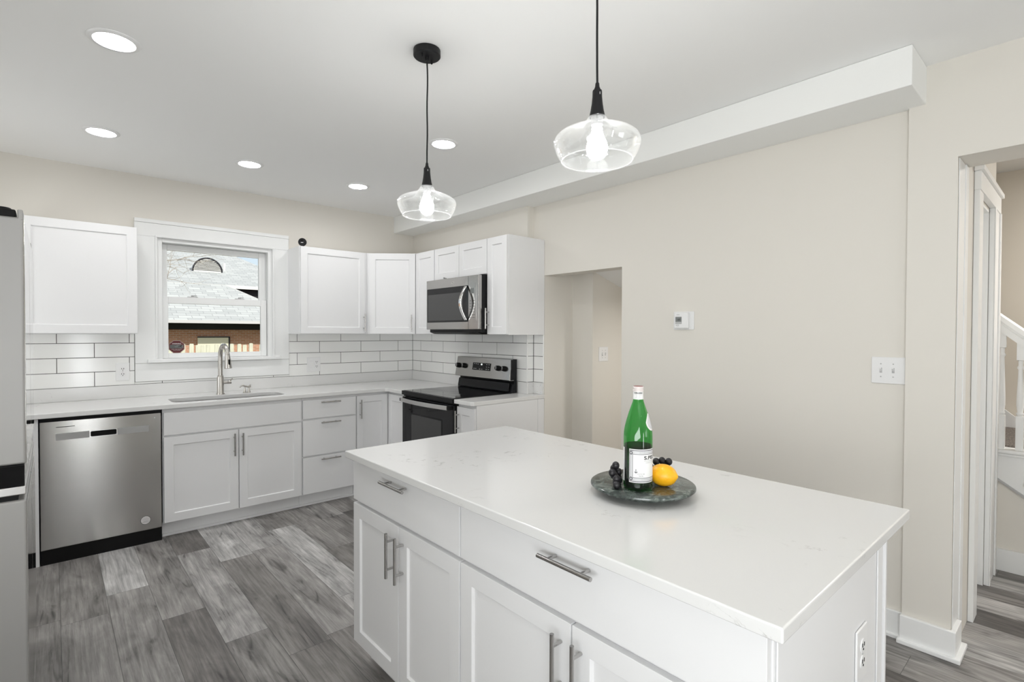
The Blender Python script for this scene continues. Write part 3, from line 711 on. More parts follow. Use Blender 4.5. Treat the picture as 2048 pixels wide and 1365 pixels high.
MB().box((.006, .012, .872), (W-.006, .034, .885)).build('vent_trim', 'black_plastic', rg)
od = MB().box((.003, 0, .215), (W-.003, .03, .868)).build('oven_door', 'black_gloss', rg, bevel=.004)
MB().prism(rounded(.135, .36, .600, .748, .012), -.0008, .0004, 'Y').build('window_border', 'black_enamel', od)
MB().prism(rounded(.150, .375, .585, .735, .008), -.0014, -.0006, 'Y').build('oven_window', 'oven_window', od)
b = MB(); n = 14; o = []; i = []
for k in range(n+1):
    t = k/n; x = .012 + t*(W-.060); bow = -.030 - .028*math.sin(PI*t); o.append((x, bow)); i.append((x, bow+.010))
b.prism(o + i[::-1], .830, .863); h = b.build('door_handle', 'stainless_light', od, bevel=.003)
MB().box((.012, -.032, .834), (.04, .002, .859)).build('handle_mount', 'black_plastic', od, bevel=.002)
MB().box((W-.050, -.028, .834), (W-.014, .002, .861)).build('handle_mount', 'black_plastic', od, bevel=.002)
MB().box((.003, .002, .035), (W-.003, .03, .205)).build('storage_drawer', 'black_enamel', rg, bevel=.003)
# backguard
b = MB().prism([(.573, .919), (.627, .919), (.627, 1.19), (.585, 1.19), (.600, 1.0), (.588, .985)], 0.0, W, 'X'); bgd = b.build('backguard', 'black_enamel', rg, bevel=.002)
MB().prism([(.545, 1.020), (.552, 1.016), (.600, 1.016), (.600, 1.188), (.575, 1.190)], -.004, W-.030+.028, 'X').build('control_panel', 'stainless', bgd, bevel=.002)
MB().box((W-.001, .562, 1.02), (W+.001, .600, 1.186)).build('panel_end', 'black_enamel', bgd)
b = MB().prism([(.556, .926), (.572, .922), (.580, .992), (.570, 1.000)], .020, W-.03, 'X'); b.build('vent_rail', 'black_enamel', bgd, bevel=.006)
nrm = Vector((0, -.170, -.030)).normalized()
def onpanel(z): return .545 + (z-1.020)*.030/.170
for y in (-.954, -1.041, -1.508, -1.587):
    x = -.9205 - y; z = 1.1105; yy = onpanel(z); c = Vector((x, yy, z)); ax = Vector((0, -1, .18)).normalized()
    k = MB().tube([c + ax*-.002, c + ax*.010, c + ax*.024, c + ax*.027], [.0235, .0225, .0195, .0175], 24).build('knob', 'black_plastic', bgd, smooth=True)
    MB().tube([c + ax*.0275 + Vector((0,0,-.014)), c + ax*.0275 + Vector((0,0,.014))], .0028, 8).build('pointer', 'plastic_grey', k)
sl = math.atan2(.030, .170)
Mp = lambda x, z, off=0: Matrix.Translation((x, onpanel(z), z)) @ Matrix.Rotation(-sl, 4, 'X') @ Matrix.Translation((0, -off, 0))
ds = MB().box((-.124, -.0015, -.032), (.124, .001, .032)).build('display', 'black_gloss', bgd, M=Mp(.364, 1.113))
b = MB()
for x, z in ((-.10,.022),(-.075,.022),(-.05,.020),(.07,.020),(.10,.020),(.07,0),(.10,0),(.07,-.020),(.10,-.020),(-.10,-.020),(-.075,-.020),(-.02,-.022),(.01,-.022)):
    b.box((x-.007, -.0022, z-.0026), (x+.007, -.0014, z+.0026))
b.build('button_marks', 'print_grey', ds, M=Mp(.364, 1.113))
t = text('clock_digits', '88', .018, 'digits_light', ds, (0,0,0)); t.matrix_local = Mp(.364, 1.131, .003) @ Matrix.Rotation(PI/2, 4, 'X')

# ------------------------------------------------------------------ over-the-range microwave
mw = thing('microwave', 'stainless over-the-range microwave under the short cabinet', 'microwave', (-.407, -.9115, 1.405), RW)
W, Hm = .7335, .4515
MB().box((.002, .034, .0), (W-.001, .405, Hm)).build('body', 'black_enamel', mw, bevel=.002)
b = MB().prism([(.020, .002), (.40, .002), (.40, -.012), (.06, -.012)], .03, W-.03, 'X'); b.build('vent_grille', 'black_plastic', mw)
fr = MB().box((0, 0, .026), (W, .034, Hm-.006)).build('front_frame', 'stainless', mw, bevel=.003)
MB().box((W-.129, -.0006, .028), (W-.1275, .001, Hm-.008)).build('door_seam', 'slot_dark', fr)
MB().prism(rounded(.012, .085, W-.130, .372, .006), -.0012, .0005, 'Y').build('door_glass', 'black_gloss', fr)
MB().prism(rounded(.026, .100, .535, .322, .004), -.0018, -.0010, 'Y').build('door_window', 'micro_glass', fr)
cp = MB().prism(rounded(W-.126, .088, W-.026, .384, .010), -.0014, .0005, 'Y').build('control_panel', 'stainless', fr)
MB().box((W-.100, -.0022, .305), (W-.055, -.0012, .345)).build('display', 'display_grey', cp)
b = MB()
for r_i in range(7):
    for c_i in range(3): b.box((W-.106+.024*c_i, -.0020, .115+.022*r_i), (W-.096+.024*c_i, -.0013, .119+.022*r_i))
b.build('key_marks', 'print_black', cp)
n = 16; o = []; i = []
for k in range(n+1):
    t = k/n; z = .098 + t*.268; bow = -.006 - .055*math.sin(PI*t)
    o.append((bow-.012, z)); i.append((bow, z))
MB().prism(o + i[::-1], W-.160, W-.134, 'X').build('door_handle', 'chrome', fr, bevel=.003)
b = MB(); b.tube([(.395+.018*math.cos(a), -.0008, .405+.009*math.sin(a)) for a in [k*2*PI/20 for k in range(17)]], .0012, 6); b.build('logo_swoosh', 'print_white', fr)

# ------------------------------------------------------------------ refrigerator (front faces +X, we see its side)
fg = thing('refrigerator', 'tall stainless refrigerator at the left edge with black recessed grips', 'refrigerator', (-2.914, -2.045, 0), PI/2)
# own frame: x runs along +Y in the room, y = 0 at the door faces, depth +Y of the frame points to -X
HWD = .455
MB().box((-HWD+.004, .086, .035), (HWD-.004, .79, 1.757)).build('body', 'fridge_side', fg, bevel=.004)
for x in (-.4, .4):
    for y in (.13, .72): MB().cyl((x, y, 0), (x, y, .036), .02).build('foot', 'black_plastic', fg)
for s in (-1, 1):
    x0, x1 = (-HWD, -.003) if s < 0 else (.003, HWD)
    u = MB().box((x0, 0, .977), (x1, .080, 1.769)).build('upper_door', 'fridge_side', fg, bevel=.008, seg=3)
    MB().box((x0+.004, -.0015, .981), (x1-.004, .002, 1.765)).build('door_skin', 'fridge_steel', u, bevel=.001)
    MB().box(((x0 if s < 0 else x1-.085), .001, 1.760), ((x0+.085 if s < 0 else x1), .014, 1.793)).build('door_lip', 'fridge_side', u, bevel=.003)
    MB().box((x0, .004, .9075), (x1, .080, .976)).build('grip_recess', 'black_gloss', u, bevel=.002)
    MB().box((x0, .001, .879), (x1, .080, .9065)).build('grip_rail', 'stainless_light', u, bevel=.003)
    lo = MB().box((x0, 0, .045), (x1, .080, .862)).build('lower_door', 'fridge_side', fg, bevel=.008, seg=3)
    MB().box((x0+.004, -.0015, .049), (x1-.004, .002, .858)).build('door_skin', 'fridge_steel', lo, bevel=.001)
    MB().box((x0+.01, .02, .862), (x1-.01, .078, .8785)).build('grip_gap', 'black_plastic', lo)
    hx = x0+.05 if s < 0 else x1-.05
    b = MB().box((hx-.048, .018, 1.768), (hx+.045, .17, 1.792)); b.cyl((hx-.02, .05, 1.79), (hx-.02, .05, 1.799), .022); b.build('hinge_cover', 'black_plastic', u, bevel=.004)
MB().box((-HWD+.03, .05, .004), (HWD-.03, .085, .044)).build('kick_grille', 'black_plastic', fg)

# ------------------------------------------------------------------ island
def island_cab(label, y0, W, spl):
    r = thing('island_cabinet', label, 'island cabinet', (-1.890, y0, 0), RW)
    MB().box((0, 0, .104), (W, .61, .884)).build('cabinet_box', 'cabinet_white', r, bevel=.001)
    drawer(r, .003, .709, W-.003, .868, W/2, .8465, .172)
    door(r, .003, .112, spl-.0025, .694, spl-.0025-.030, .587, .166); door(r, spl+.0025, .112, W-.003, .694, spl+.0025+.030, .587, .166)
    MB().box((0, .06, 0), (W, .08, .104)).build('toe_kick', 'cabinet_white', r); return r
island_cab('white island cabinet with one drawer and two doors nearest the window', -2.7275, .759, .379)
island_cab('wider white island cabinet with one drawer and two doors at the near end', -3.4875, .922, .459)
r = thing('island_end_panel', 'white end panel of the island with corner stile and outlet', 'end panel', (-1.9, -4.4105, 0))
MB().box((.020, -.003, .0), (.700, .0005, .884)).build('panel', 'cabinet_white', r, bevel=.001)
b = MB(); b.box((.650, -.007, 0), (.694, -.0032, .884)); b.box((.700, -.012, 0), (.714, 1.68, .884)); b.build('corner_stile', 'cabinet_white', r, bevel=.0025)
r = MB().box((-1.279, -2.729, 0), (-1.2005, -4.4095, .884)).build('island_back_panel', 'cabinet_white'); tag(r, 'white back panel of the island under the overhanging quartz top', 'back panel')
r = MB().box((-1.9465, -2.7265, .8855), (-1.0605, -4.4465, .914)).build('island_countertop', 'quartz', bevel=.004, seg=3); tag(r, 'large white quartz island top carrying the marble tray', 'countertop')

# ------------------------------------------------------------------ tray, bottle, fruit
ZI = .9142
TX, TY = -1.497, -3.866
r = MB().lathe([(0, 0), (.095, 0), (.098, .003), (.10, .010), (.135, .014), (.152, .020), (.157, .0255), (.156, .030), (.152, .0325), (.10, .0315), (0, .031)], (0,0,0), 72).build('serving_tray', 'green_marble', smooth=True)
r.location = (TX, TY, ZI); tag(r, 'round dark green marble tray on the island', 'tray')
ZT = ZI + .0316
bx, by = -1.556, -3.890
bo = thing('water_bottle', 'green glass water bottle with white labels standing on the tray', 'bottle', (bx, by, ZT))
outer = [(0, .006), (.022, .005), (.030, .0005), (.0365, .0005), (.0405, .005), (.0415, .012), (.0415, .155), (.0410, .166), (.0385, .182), (.0335, .202), (.0270, .224), (.0205, .243), (.0158, .257), (.0145, .264), (.0138, .285), (.0138, .290), (0, .290)]
MB().lathe(outer, (0,0,0), 64).build('glass', 'green_glass', bo, smooth=True)
MB().lathe([(0, .010), (.036, .009), (.0393, .013), (.0393, .130), (0, .130)], (0,0,0), 64).build('water', 'green_water', bo, smooth=True)
mat('label_paper', (.62, .62, .63), .5); mat('label_white', (.82, .82, .81), .5); mat('label_line', (.09, .09, .10), .6); mat('cap_red', (.22, .03, .03), .4); mat('cap_pale', (.70, .64, .62), .4)
MB().lathe([(.0143, .2635), (.0150, .2640), (.0146, .286), (.0150, .2865)], (0,0,0), 40).build('neck_label', 'label_white', bo, smooth=True)
MB().lathe([(.0152, .2865), (.0157, .2885), (.0157, .2915), (.0150, .2930), (.0155, .2945), (.0154, .3000), (.0146, .3015), (0, .3015)], (0,0,0), 40).build('bottle_cap', 'cap_pale', bo, smooth=True)
MB().lathe([(0, .3021), (.0140, .3021), (.0144, .3013)], (0,0,0), 40).build('cap_top', 'cap_red', bo, smooth=True)
# direction from the bottle to the camera sets which way the label is turned
ca = math.atan2(-4.783-by, -2.848-bx)
def patch(name, a0, a1, z0, z1, m, rad, parent, n=28):
    b = MB(); R0 = [b.bm.verts.new((rad*math.cos(a0+(a1-a0)*k/n), rad*math.sin(a0+(a1-a0)*k/n), z0)) for k in range(n+1)]
    R1 = [b.bm.verts.new((rad*math.cos(a0+(a1-a0)*k/n), rad*math.sin(a0+(a1-a0)*k/n), z1)) for k in range(n+1)]
    for k in range(n): b.bm.faces.new((R0[k], R0[k+1], R1[k+1], R1[k]))
    return b.build(name, m, parent, smooth=True)
A0, A1 = ca - .60, ca + 1.62          # right-hand side of the picture is +angle
A0, A1 = ca - .62, ca + 3.55
fl = patch('front_label', A0, A1, .026, .123, 'label_white', .0419, bo)
patch('label_frame', A0+.03, A1-.03, .0285, .1205, 'label_line', .0420, fl)
patch('label_field', A0+.06, A1-.06, .0305, .1185, 'label_paper', .0421, fl)
patch('label_inner_frame', A0+.26, A1-.26, .040, .109, 'label_line', .0422, fl)
patch('label_inner_field', A0+.285, A1-.285, .0413, .1077, 'label_white', .0423, fl)
am = (A0+A1)/2
for za in (.112, .037):
    for aa in (A0+.15, A1-.15):
        b = MB().lathe([(.0028, 0), (.0052, 0), (.0052, .0002), (.0028, .0002), (.0028, 0)], (0,0,0), 20)
        b.build('label_rosette', 'label_line', fl, M=Matrix.Translation((.0424*math.cos(aa), .0424*math.sin(aa), za)) @ Matrix.Rotation(aa, 4, 'Z') @ Matrix.Rotation(PI/2, 4, 'Y'))
text('brand_text', 'S.PELLEGRINO', .0142, 'print_black', fl, (0,0,.098), wrap=(0,0,.0425,am+.36), bold=.0004, sx=1.32)
text('label_text', 'SPARKLING NATURAL', .0042, 'print_grey', fl, (0,0,.089), wrap=(0,0,.0425,am-.55))
text('label_text', 'MINERAL WATER', .0042, 'print_grey', fl, (0,0,.084), wrap=(0,0,.0425,am-.55))
text('label_text', 'BOTTLED AT THE SOURCE', .0042, 'print_grey', fl, (0,0,.1135), wrap=(0,0,.0425,am-.75))
text('label_text', 'SAN PELLEGRINO TERME', .0036, 'print_grey', fl, (0,0,.035), wrap=(0,0,.0425,am-.75))
text('label_text', '25.3 FL OZ', .0046, 'label_line', fl, (0,0,.052), wrap=(0,0,.0425,ca+.22)); text('label_text', '750 ML', .0046, 'label_line', fl, (0,0,.046), wrap=(0,0,.0425,ca+.22))
b = MB(); aa = A0+.50
b.tube([(.0427*math.cos(aa), .0427*math.sin(aa), .054), (.0427*math.cos(aa), .0427*math.sin(aa), .066)], .0009, 6)
b.tube([(.0427*math.cos(aa+u), .0427*math.sin(aa+u), .0545+abs(u)*.035) for u in (-.11,-.06,0,.06,.11)], .0009, 6)
b.build('label_anchor', 'label_line', fl)
text('neck_text', 'SANPELLEGRINO', .0048, 'print_black', bo, (0,0,.2825), wrap=(0,0,.01515,ca), bold=.0002, sx=.72)
for k, t in enumerate(('ACQUA MINERALE', 'NATURALE', 'CASA FONDATA')): text('neck_text', t, .0036, 'print_grey', bo, (0,0,.2778-.0042*k), wrap=(0,0,.0152,ca), sx=.72)
bl0, bl1 = ca + PI + .45 - 1.1, ca + PI + 1.1 - .3
patch('back_label', ca - 2.35, ca - 1.13, .024, .123, 'label_white', .0419, bo)
# teardrop medallion on the shoulder, on the right of the bottle
def shoulder_r(z):
    for (r0, z0), (r1, z1) in zip(outer[6:], outer[7:]):
        if z0 <= z <= z1: return r0 + (r1-r0)*(z-z0)/(z1-z0)
    return .0415
for nm, mm, grow, off in (('medallion', 'label_white', 1.0, .0006), ('medallion_print', 'label_paper', .8, .0009)):
    b = MB(); zc, ac = .199, ca + 1.30; ring = []
    c0 = None; rings = []
    for rr in (0, .35, .7, 1.0):
        ring = []
        for k in range(28):
            a = k*2*PI/28; dz = math.sin(a)*.025*rr*grow; du = math.cos(a)*.021*rr*grow*(1 - .45*max(0, math.sin(a)))
            z = zc + dz; R = shoulder_r(z) + off; ang = ac + du/.034
            ring.append(b.bm.verts.new((R*math.cos(ang), R*math.sin(ang), z)))
            if rr == 0: break
        rings.append(ring)
    for A, B in zip(rings, rings[1:]):
        for k in range(28):
            if len(A) == 1: b.bm.faces.new((A[0], B[k], B[(k+1)%28]))
            else: b.bm.faces.new((A[k], B[k], B[(k+1)%28], A[(k+1)%28]))
    b.build(nm, mm, bo, smooth=True)

# lemon
lm = thing('lemon', 'bright orange-yellow lemon lying on the tray beside the bottle', 'fruit', (-1.480, -3.928, ZT+.0325))
prof = []
for k in range(25):
    t = -1 + 2*k/24; rr = .0325*math.sqrt(max(0, 1-t*t))**.92; prof.append((rr, t*.040))
prof[0] = (0, -.0425); prof[-1] = (0, .0440); prof[1] = (.006, -.0405); prof[-2] = (.006, .0415)
MB().lathe(prof, (0,0,0), 40).build('peel', 'lemon_peel', lm, smooth=True, M=Euler((PI/2, .15, math.radians(18))).to_matrix().to_4x4())
# grapes: one bunch lying round the back of the bottle
gb = thing('grape_bunch', 'bunch of black grapes lying behind the bottle and lemon on the tray', 'fruit', (-1.47, -3.82, ZT))
gp = []
for k in range(30):
    t = k/29; px = -1.566 + t*.215; py = -3.824 - .050*t + .030*math.sin(PI*t)
    for lay in range(2 if k % 2 else 1):
        q = Vector((px + rnd.uniform(-.012, .012), py + rnd.uniform(-.012, .012) + .0, .011 + lay*.017 + rnd.uniform(0, .004)))
        if all((q - g).length > .0185 for g in gp) and (Vector((q.x-bx, q.y-by)).length > .055) and (Vector((q.x+1.480, q.y+3.928)).length > .052): gp.append(q)
for q in (Vector((-1.590, -3.838, .011)), Vector((-1.583, -3.824, .028)), Vector((-1.572, -3.815, .046)), Vector((-1.600, -3.846, .026)), Vector((-1.598, -3.829, .040)), Vector((-1.581, -3.834, .012)), Vector((-1.612, -3.856, .0115)), Vector((-1.577, -3.826, .058)), Vector((-1.380, -3.885, .048)), Vector((-1.392, -3.868, .050)), Vector((-1.405, -3.855, .047))):
    if all((q - g).length > .012 for g in gp) and Vector((q.x-bx, q.y-by)).length > .052: gp.append(q)
for q in gp:
    MB().ball((q.x+1.47, q.y+3.82, q.z), .0112, (1, 1, 1.06), 16).build('grape', 'grape_skin', gb, smooth=True)
MB().tube([(-.10, .0, .020), (-.04, .03, .022), (.03, .028, .022), (.09, -.03, .022), (.10, -.045, .03)], .0022, 8).build('stem', 'bark', gb)

# ------------------------------------------------------------------ pendants
def pendant(label, x, y, wob):
    p = thing('pendant_light', label, 'pendant light', (x, y, CEIL), 0, 'glass pendants over the island')
    cn = MB().lathe([(0, -.001), (.0555, -.001), (.0565, -.004), (.0565, -.026), (.053, -.030), (.0, -.030)], (0,0,0), 48).build('canopy', 'black_matte', p, smooth=True)
    b = MB()
    for a in (.4, .4+PI): b.lathe([(.004, -.030), (.0045, -.042), (.002, -.044), (0, -.044)], (.034*math.cos(a), .034*math.sin(a), 0), 12)
    b.lathe([(.008, -.030), (.008, -.046), (.005, -.050), (0, -.050)], (0,0,0), 16); b.build('canopy_screw', 'black_matte', cn, smooth=True)
    pts = [(wob*math.sin(k*.9)*.002, wob*math.cos(k*.7)*.002 - wob*.002, -.046 - k*(.438-.046+.02)/12) for k in range(13)]; pts[-1] = (0, 0, -.47)
    MB().tube(pts, .0032, 10).build('cord', 'black_matte', p, smooth=True)
    so = MB().lathe([(.0032, -.468), (.0055, -.472), (.0065, -.482), (.0085, -.486), (.0085, -.491), (.0125, -.4915), (.0134, -.494), (.0138, -.510), (.0158, -.530), (.0190, -.550), (.0228, -.566), (.0228, -.567), (0, -.567)], (0,0,0), 36).build('socket_cover', 'black_matte', p, smooth=True)
    MB().box((-.0105, -.0105, -.507), (-.0080, .0, -.500)).build('rating_label', 'print_grey', so, M=Matrix.Rotation(.5, 4, 'Z'))
    prof = [(.0228, -.566), (.0262, -.570), (.0310, -.578), (.0370, -.587), (.0450, -.594), (.0580, -.599), (.0760, -.605), (.0930, -.611), (.1080, -.618), (.1175, -.6265), (.1212, -.634), (.1217, -.640), (.1200, -.650), (.1150, -.664), (.1080, -.678), (.1000, -.690)]
    g = MB().lathe(prof, (0,0,0), 72).build('glass_shade', 'shade_glass', p, smooth=True)
    MB().lathe([(.1000+.0017*math.cos(a*PI/4), -.6905+.0017*math.sin(a*PI/4)) for a in range(8)], (0,0,0), 72, closed=True).build('rim', 'rim_glass', g, smooth=True)
    so2 = g.modifiers.new('thick', 'SOLIDIFY'); so2.thickness = .0022; so2.offset = 0
    bu = MB().lathe([(.0148, -.607), (.0165, -.612), (.0195, -.622), (.0265, -.637), (.0300, -.652), (.0285, -.668), (.0210, -.680), (.0100, -.6865), (0, -.688)], (0,0,0), 36).build('bulb', 'bulb_light', p, smooth=True)
    MB().lathe([(0, -.567), (.0165, -.567), (.0165, -.590), (.0150, -.592), (.0150, -.6065), (0, -.607)], (0,0,0), 30).build('bulb_base', 'plastic_grey', bu, smooth=True)
    return p
pendant('clear glass pendant with black cord, its black canopy in view, left one', -1.668, -2.914, 1)
pendant('clear glass pendant with black cord leaving the top of the picture, right one', -1.684, -3.834, -1)

# ------------------------------------------------------------------ recessed ceiling lights
def downlight(label, x, y):
    r = thing('recessed_light', label, 'recessed light', (x, y, CEIL), 0, 'recessed ceiling lights')
    MB().lathe([(.066, -.004), (.071, -.0085), (.084, -.0075), (.0895, -.003), (.090, -.0005), (.066, -.0005), (.066, -.004)], (0,0,0), 48).build('trim_ring', 'plastic_white', r, smooth=True)
    MB().lathe([(0, -.0045), (.060, -.0045), (.066, -.004), (.066, -.001)], (0,0,0), 40).build('lens', 'lens_light', r, smooth=True)
downlight('bright recessed ceiling light at top left, nearest and largest', -2.650, -2.128)
downlight('recessed ceiling light above the left wall cabinet, second from top left', -2.622, -.876)
downlight('recessed ceiling light above the window', -1.805, -.833)
downlight('recessed ceiling light near the corner, above the diagonal cabinet', -.997, -.825)
downlight('recessed ceiling light between the two hanging pendants', -1.013, -2.068)
for q in ((-2.63, -7.0), (-1.0, -7.0)): downlight('unseen recessed ceiling light added at the dining end, behind the camera', *q)  # out of view, added because the room needed more light
lamp('added_stair_hall_fill', 'AREA', (1.75, -5.6, 2.55), (0, 0, -1), 19, (1, .975, .94), shape='DISK', size=.35)  # unseen light, added to brighten the tan wall and stairs
lamp('added_back_hall_fill', 'AREA', (.85, -3.1, 1.70), (0, 0, -1), 5, (1, .97, .93), shape='DISK', size=.25)  # hidden light, added to lift the hall behind the low doorway

# ------------------------------------------------------------------ security camera on the wall cabinet
sc = thing('security_camera', 'small round black security camera on top of the wall cabinet', 'camera', (-1.236, -.262, UT))
b = MB().lathe([(0, .0005), (.022, .0005), (.022, .004), (.006, .006), (.006, .012)], (0,0,0), 28); b.build('stand', 'black_plastic', sc, smooth=True)
dirc = Vector((-.62, -.78, -.05)).normalized(); Rm = dirc.to_track_quat('Z', 'Y').to_matrix().to_4x4(); Mh = Matrix.Translation((0, 0, .0385)) @ Rm
hd = MB().lathe([(0, -.020), (.020, -.018), (.031, -.008), (.034, .004), (.034, .014), (.032, .017), (0, .0172)], (0,0,0), 40).build('head', 'black_matte', sc, smooth=True, M=Mh)
MB().lathe([(0, .0195), (.009, .0190), (.0105, .0165)], (0,0,0), 24).build('lens', 'black_gloss', hd, smooth=True, M=Mh @ Matrix.Translation((0, .011, 0)))
MB().box((-.010, -.0025, .017), (.010, .0025, .0178)).build('logo_strip', 'print_white', hd, M=Mh @ Matrix.Translation((0, -.004, 0)))

# ------------------------------------------------------------------ staircase in the hall
sx = 1.362
ss = thing('staircase', 'white wooden staircase with carpeted steps beyond the opening', 'staircase', (sx, -4.5, 0))
rise, run = .182, .212
b = MB(); poly = []
steps = [(k, -4.520 + run*k, .700 + rise*k) for k in range(-3, 5)]    # (k, front y of tread, top z)
up = []
for k, yf_, zt in steps: up += [(yf_, zt-rise), (yf_, zt)]
up.append((steps[-1][1]+run, steps[-1][2]))
lowr = [(up[-1][0], up[-1][1]-.48), (steps[0][1], steps[0][2]-rise-.20)]
lowr = [(up[-1][0], .40 + (up[-1][0]+4.40)*rise/run), (steps[0][1], max(.02, .40 + (steps[0][1]+4.40)*rise/run))]
MB().prism([(y+4.5, z) for y, z in up + lowr], 0, .03, 'X').build('stringer', 'trim_white', ss, bevel=.002)
b = MB().prism([(lowr[1][0]+4.5, 0), (lowr[0][0]+4.5, 0), (lowr[0][0]+4.5, lowr[0][1]), (lowr[1][0]+4.5, lowr[1][1])], .012, .03, 'X'); b.build('under_stair_panel', 'wall_cream', ss)
b = MB(); b.box((-.012, lowr[1][0]+4.5, 0), (.012, lowr[0][0]+4.5, .13)); b.build('stair_baseboard', 'trim_white', ss, bevel=.003)
dl = MB(); dl.prism([(lowr[1][0]+4.5, lowr[1][1]-.010), (lowr[0][0]+4.5, lowr[0][1]-.010), (lowr[0][0]+4.5, lowr[0][1]+.004), (lowr[1][0]+4.5, lowr[1][1]+.004)], -.008, .012, 'X'); dl.build('stringer_moulding', 'plastic_grey', ss)
for k, yf_, zt in steps:
    y0 = yf_ + 4.5
    tr = MB().box((-.028, y0-.028, zt-.001), (.95, y0+run+.002, zt+.024)).build('tread', 'trim_white', ss, bevel=.010, seg=3)
    MB().box((-.016, y0-.014, zt-.016), (.02, y0+run-.02, zt-.001)).build('cove_moulding', 'trim_white', tr, bevel=.004)
    MB().box((.09, y0-.036, zt-.012), (.949, y0+run, zt+.034)).build('carpet_runner', 'carpet', tr, bevel=.010, seg=3)
    MB().box((.031, y0, zt-rise+.02), (.949, y0+.018, zt)).build('riser', 'carpet', tr)
def rail_z(y): return 1.545 - .0 + (y + 4.388)*.93
for k in range(-5, 9):
    yb = -4.418 + (k*.0795*1.0); st_i = math.floor((yb + 4.520)/run); zt = .700 + rise*st_i + .024
    if yb < steps[0][1] or yb > -3.95: continue
    ztp = rail_z(yb) - .105; hh = ztp - zt
    b = MB().box((.0, yb+4.5-.017, zt), (.034, yb+4.5+.017, zt+.20)); b.box((.0, yb+4.5-.017, ztp-.085), (.034, yb+4.5+.017, ztp+.03))
    b.lathe([(.012, zt+.20), (.015, zt+.206), (.017, zt+.215), (.0125, zt+.225), (.0165, zt+.26), (.0165, zt+.30), (.0105, ztp-.150), (.0105, ztp-.142), (.0155, ztp-.134), (.0155, ztp-.126), (.0105, ztp-.118), (.011, ztp-.09), (.016, ztp-.085)], (.017, yb+4.5, 0), 20)
    b.build('baluster', 'trim_white', ss, smooth=True)
ya, yb = -5.12, -3.95
prof = [(-.017, -.105), (.051, -.105), (.051, -.062), (.045, -.056), (.052, -.040), (.044, -.010), (.017, .004), (-.010, -.010), (-.018, -.040), (-.011, -.056), (-.017, -.062)]
b = MB(); A = [b.bm.verts.new((p, ya+4.5, rail_z(ya)+q)) for p, q in prof]; B = [b.bm.verts.new((p, yb+4.5, rail_z(yb)+q)) for p, q in prof]
for k in range(len(prof)): b.bm.faces.new((A[k], A[(k+1)%len(prof)], B[(k+1)%len(prof)], B[k]))
b.bm.faces.new(A[::-1]); b.bm.faces.new(B); b.build('handrail', 'trim_white', ss)
b = MB(); b.prism([(y+4.5, z) for y, z in [(steps[0][1], .01), (up[-1][0], .01), (up[-1][0], .17+(up[-1][0]-steps[0][1])*rise/run), (steps[0][1], .17)]], .952, .975, 'X'); b.build('wall_skirt', 'trim_white', ss)

# ------------------------------------------------------------------ outside the window
g = struct(MB().box((-30, .35, -.62), (30, 40, -.5)).build('ground', 'grass'))
fc = thing('picket_fence', 'weathered cream picket fence outside the window', 'fence', (0, 3.5, -.5))
x = -2.35; k = 0
while x < .15:
    wv = .050 + rnd.uniform(-.003, .003); tilt = rnd.uniform(-.012, .012)
    if k in (23, 24): tilt = .05
    hgt = 1.735 + rnd.uniform(-.018, .012); t = math.tan(tilt)*hgt
    MB().prism([(x, 0), (x+wv, 0), (x+wv+t, hgt-.012), (x+wv*.86+t, hgt), (x+wv*.14+t, hgt), (x+t, hgt-.012)], 0, .02, 'Y').build('picket', 'fence_wood', fc, bevel=.002)
    x += wv + (.022 if k % 3 else .030); k += 1
for z in (.35, 1.52): MB().box((-2.4, .021, z), (.2, .06, z+.09)).build('rail', 'fence_wood', fc)

ho = thing('neighbor_house', 'brick house with grey shingle roofs seen through the window', 'house', (0, 9, -.5))
Mo = Matrix.Translation((0, -9, .5))
def hp(mb, name, m, parent=ho, **kw): return mb.build(name, m, parent, M=Mo, **kw)
hp(MB().box((-9, 9, -.5), (9, 9.3, 1.85)), 'brick_wall', 'house_brick')
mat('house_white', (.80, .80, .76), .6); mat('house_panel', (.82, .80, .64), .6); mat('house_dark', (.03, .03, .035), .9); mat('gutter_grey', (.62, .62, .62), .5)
pf = hp(MB().box((-.34, 8.96, -.5), (.30, 9.0, 1.275)), 'garage_door', 'house_panel')
b = MB(); b.box((-.34, 8.95, 1.275), (.33, 9.0, 1.30)); b.box((.30, 8.95, -.5), (.33, 9.0, 1.275)); hp(b, 'door_trim', 'house_dark', pf)
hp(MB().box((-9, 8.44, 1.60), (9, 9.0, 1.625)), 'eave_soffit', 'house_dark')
hp(MB().box((-9, 8.965, 1.46), (9, 9.0, 1.60)), 'eave_shadow_band', 'house_dark')  # dark strip over the brick, painting in a deeper shadow below the eave
def slab_roof(name, poly_xy, zf, t=.06):
    """tilted slab: polygon in plan, height from zf(y); own object rotated so shingles run along its slope"""
    y0 = min(p[1] for p in poly_xy); s = (zf(y0+1) - zf(y0)); ang = math.atan(s); c = math.cos(ang)
    mb = MB().prism([(x, (y-y0)/c) for x, y in poly_xy], -t, 0)
    o = mb.build(name, 'shingles', ho); o.location = (0, y0-9, zf(y0)+.5); o.rotation_euler = (ang, 0, 0); return o
zL = lambda y: 1.655 + (y-8.4)*.536
zU = lambda y: 2.69 + (y-11)*.39
slab_roof('front_roof', [(-9, 8.4), (2.05, 8.4), (.511, 10.2), (-9, 10.2)], zL)
slab_roof('main_roof', [(-9, 11), (3.19, 11), (.81, 16), (-9, 16)], zU)
hp(MB().box((-9, 8.33, 1.60), (2.1, 8.40, 1.665)), 'gutter', 'gutter_grey')
b = MB()
P0, P1 = Vector((2.05, 8.4, zL(8.4))), Vector((.511, 10.2, zL(10.2)))
side = Vector((.12, .12, 0))
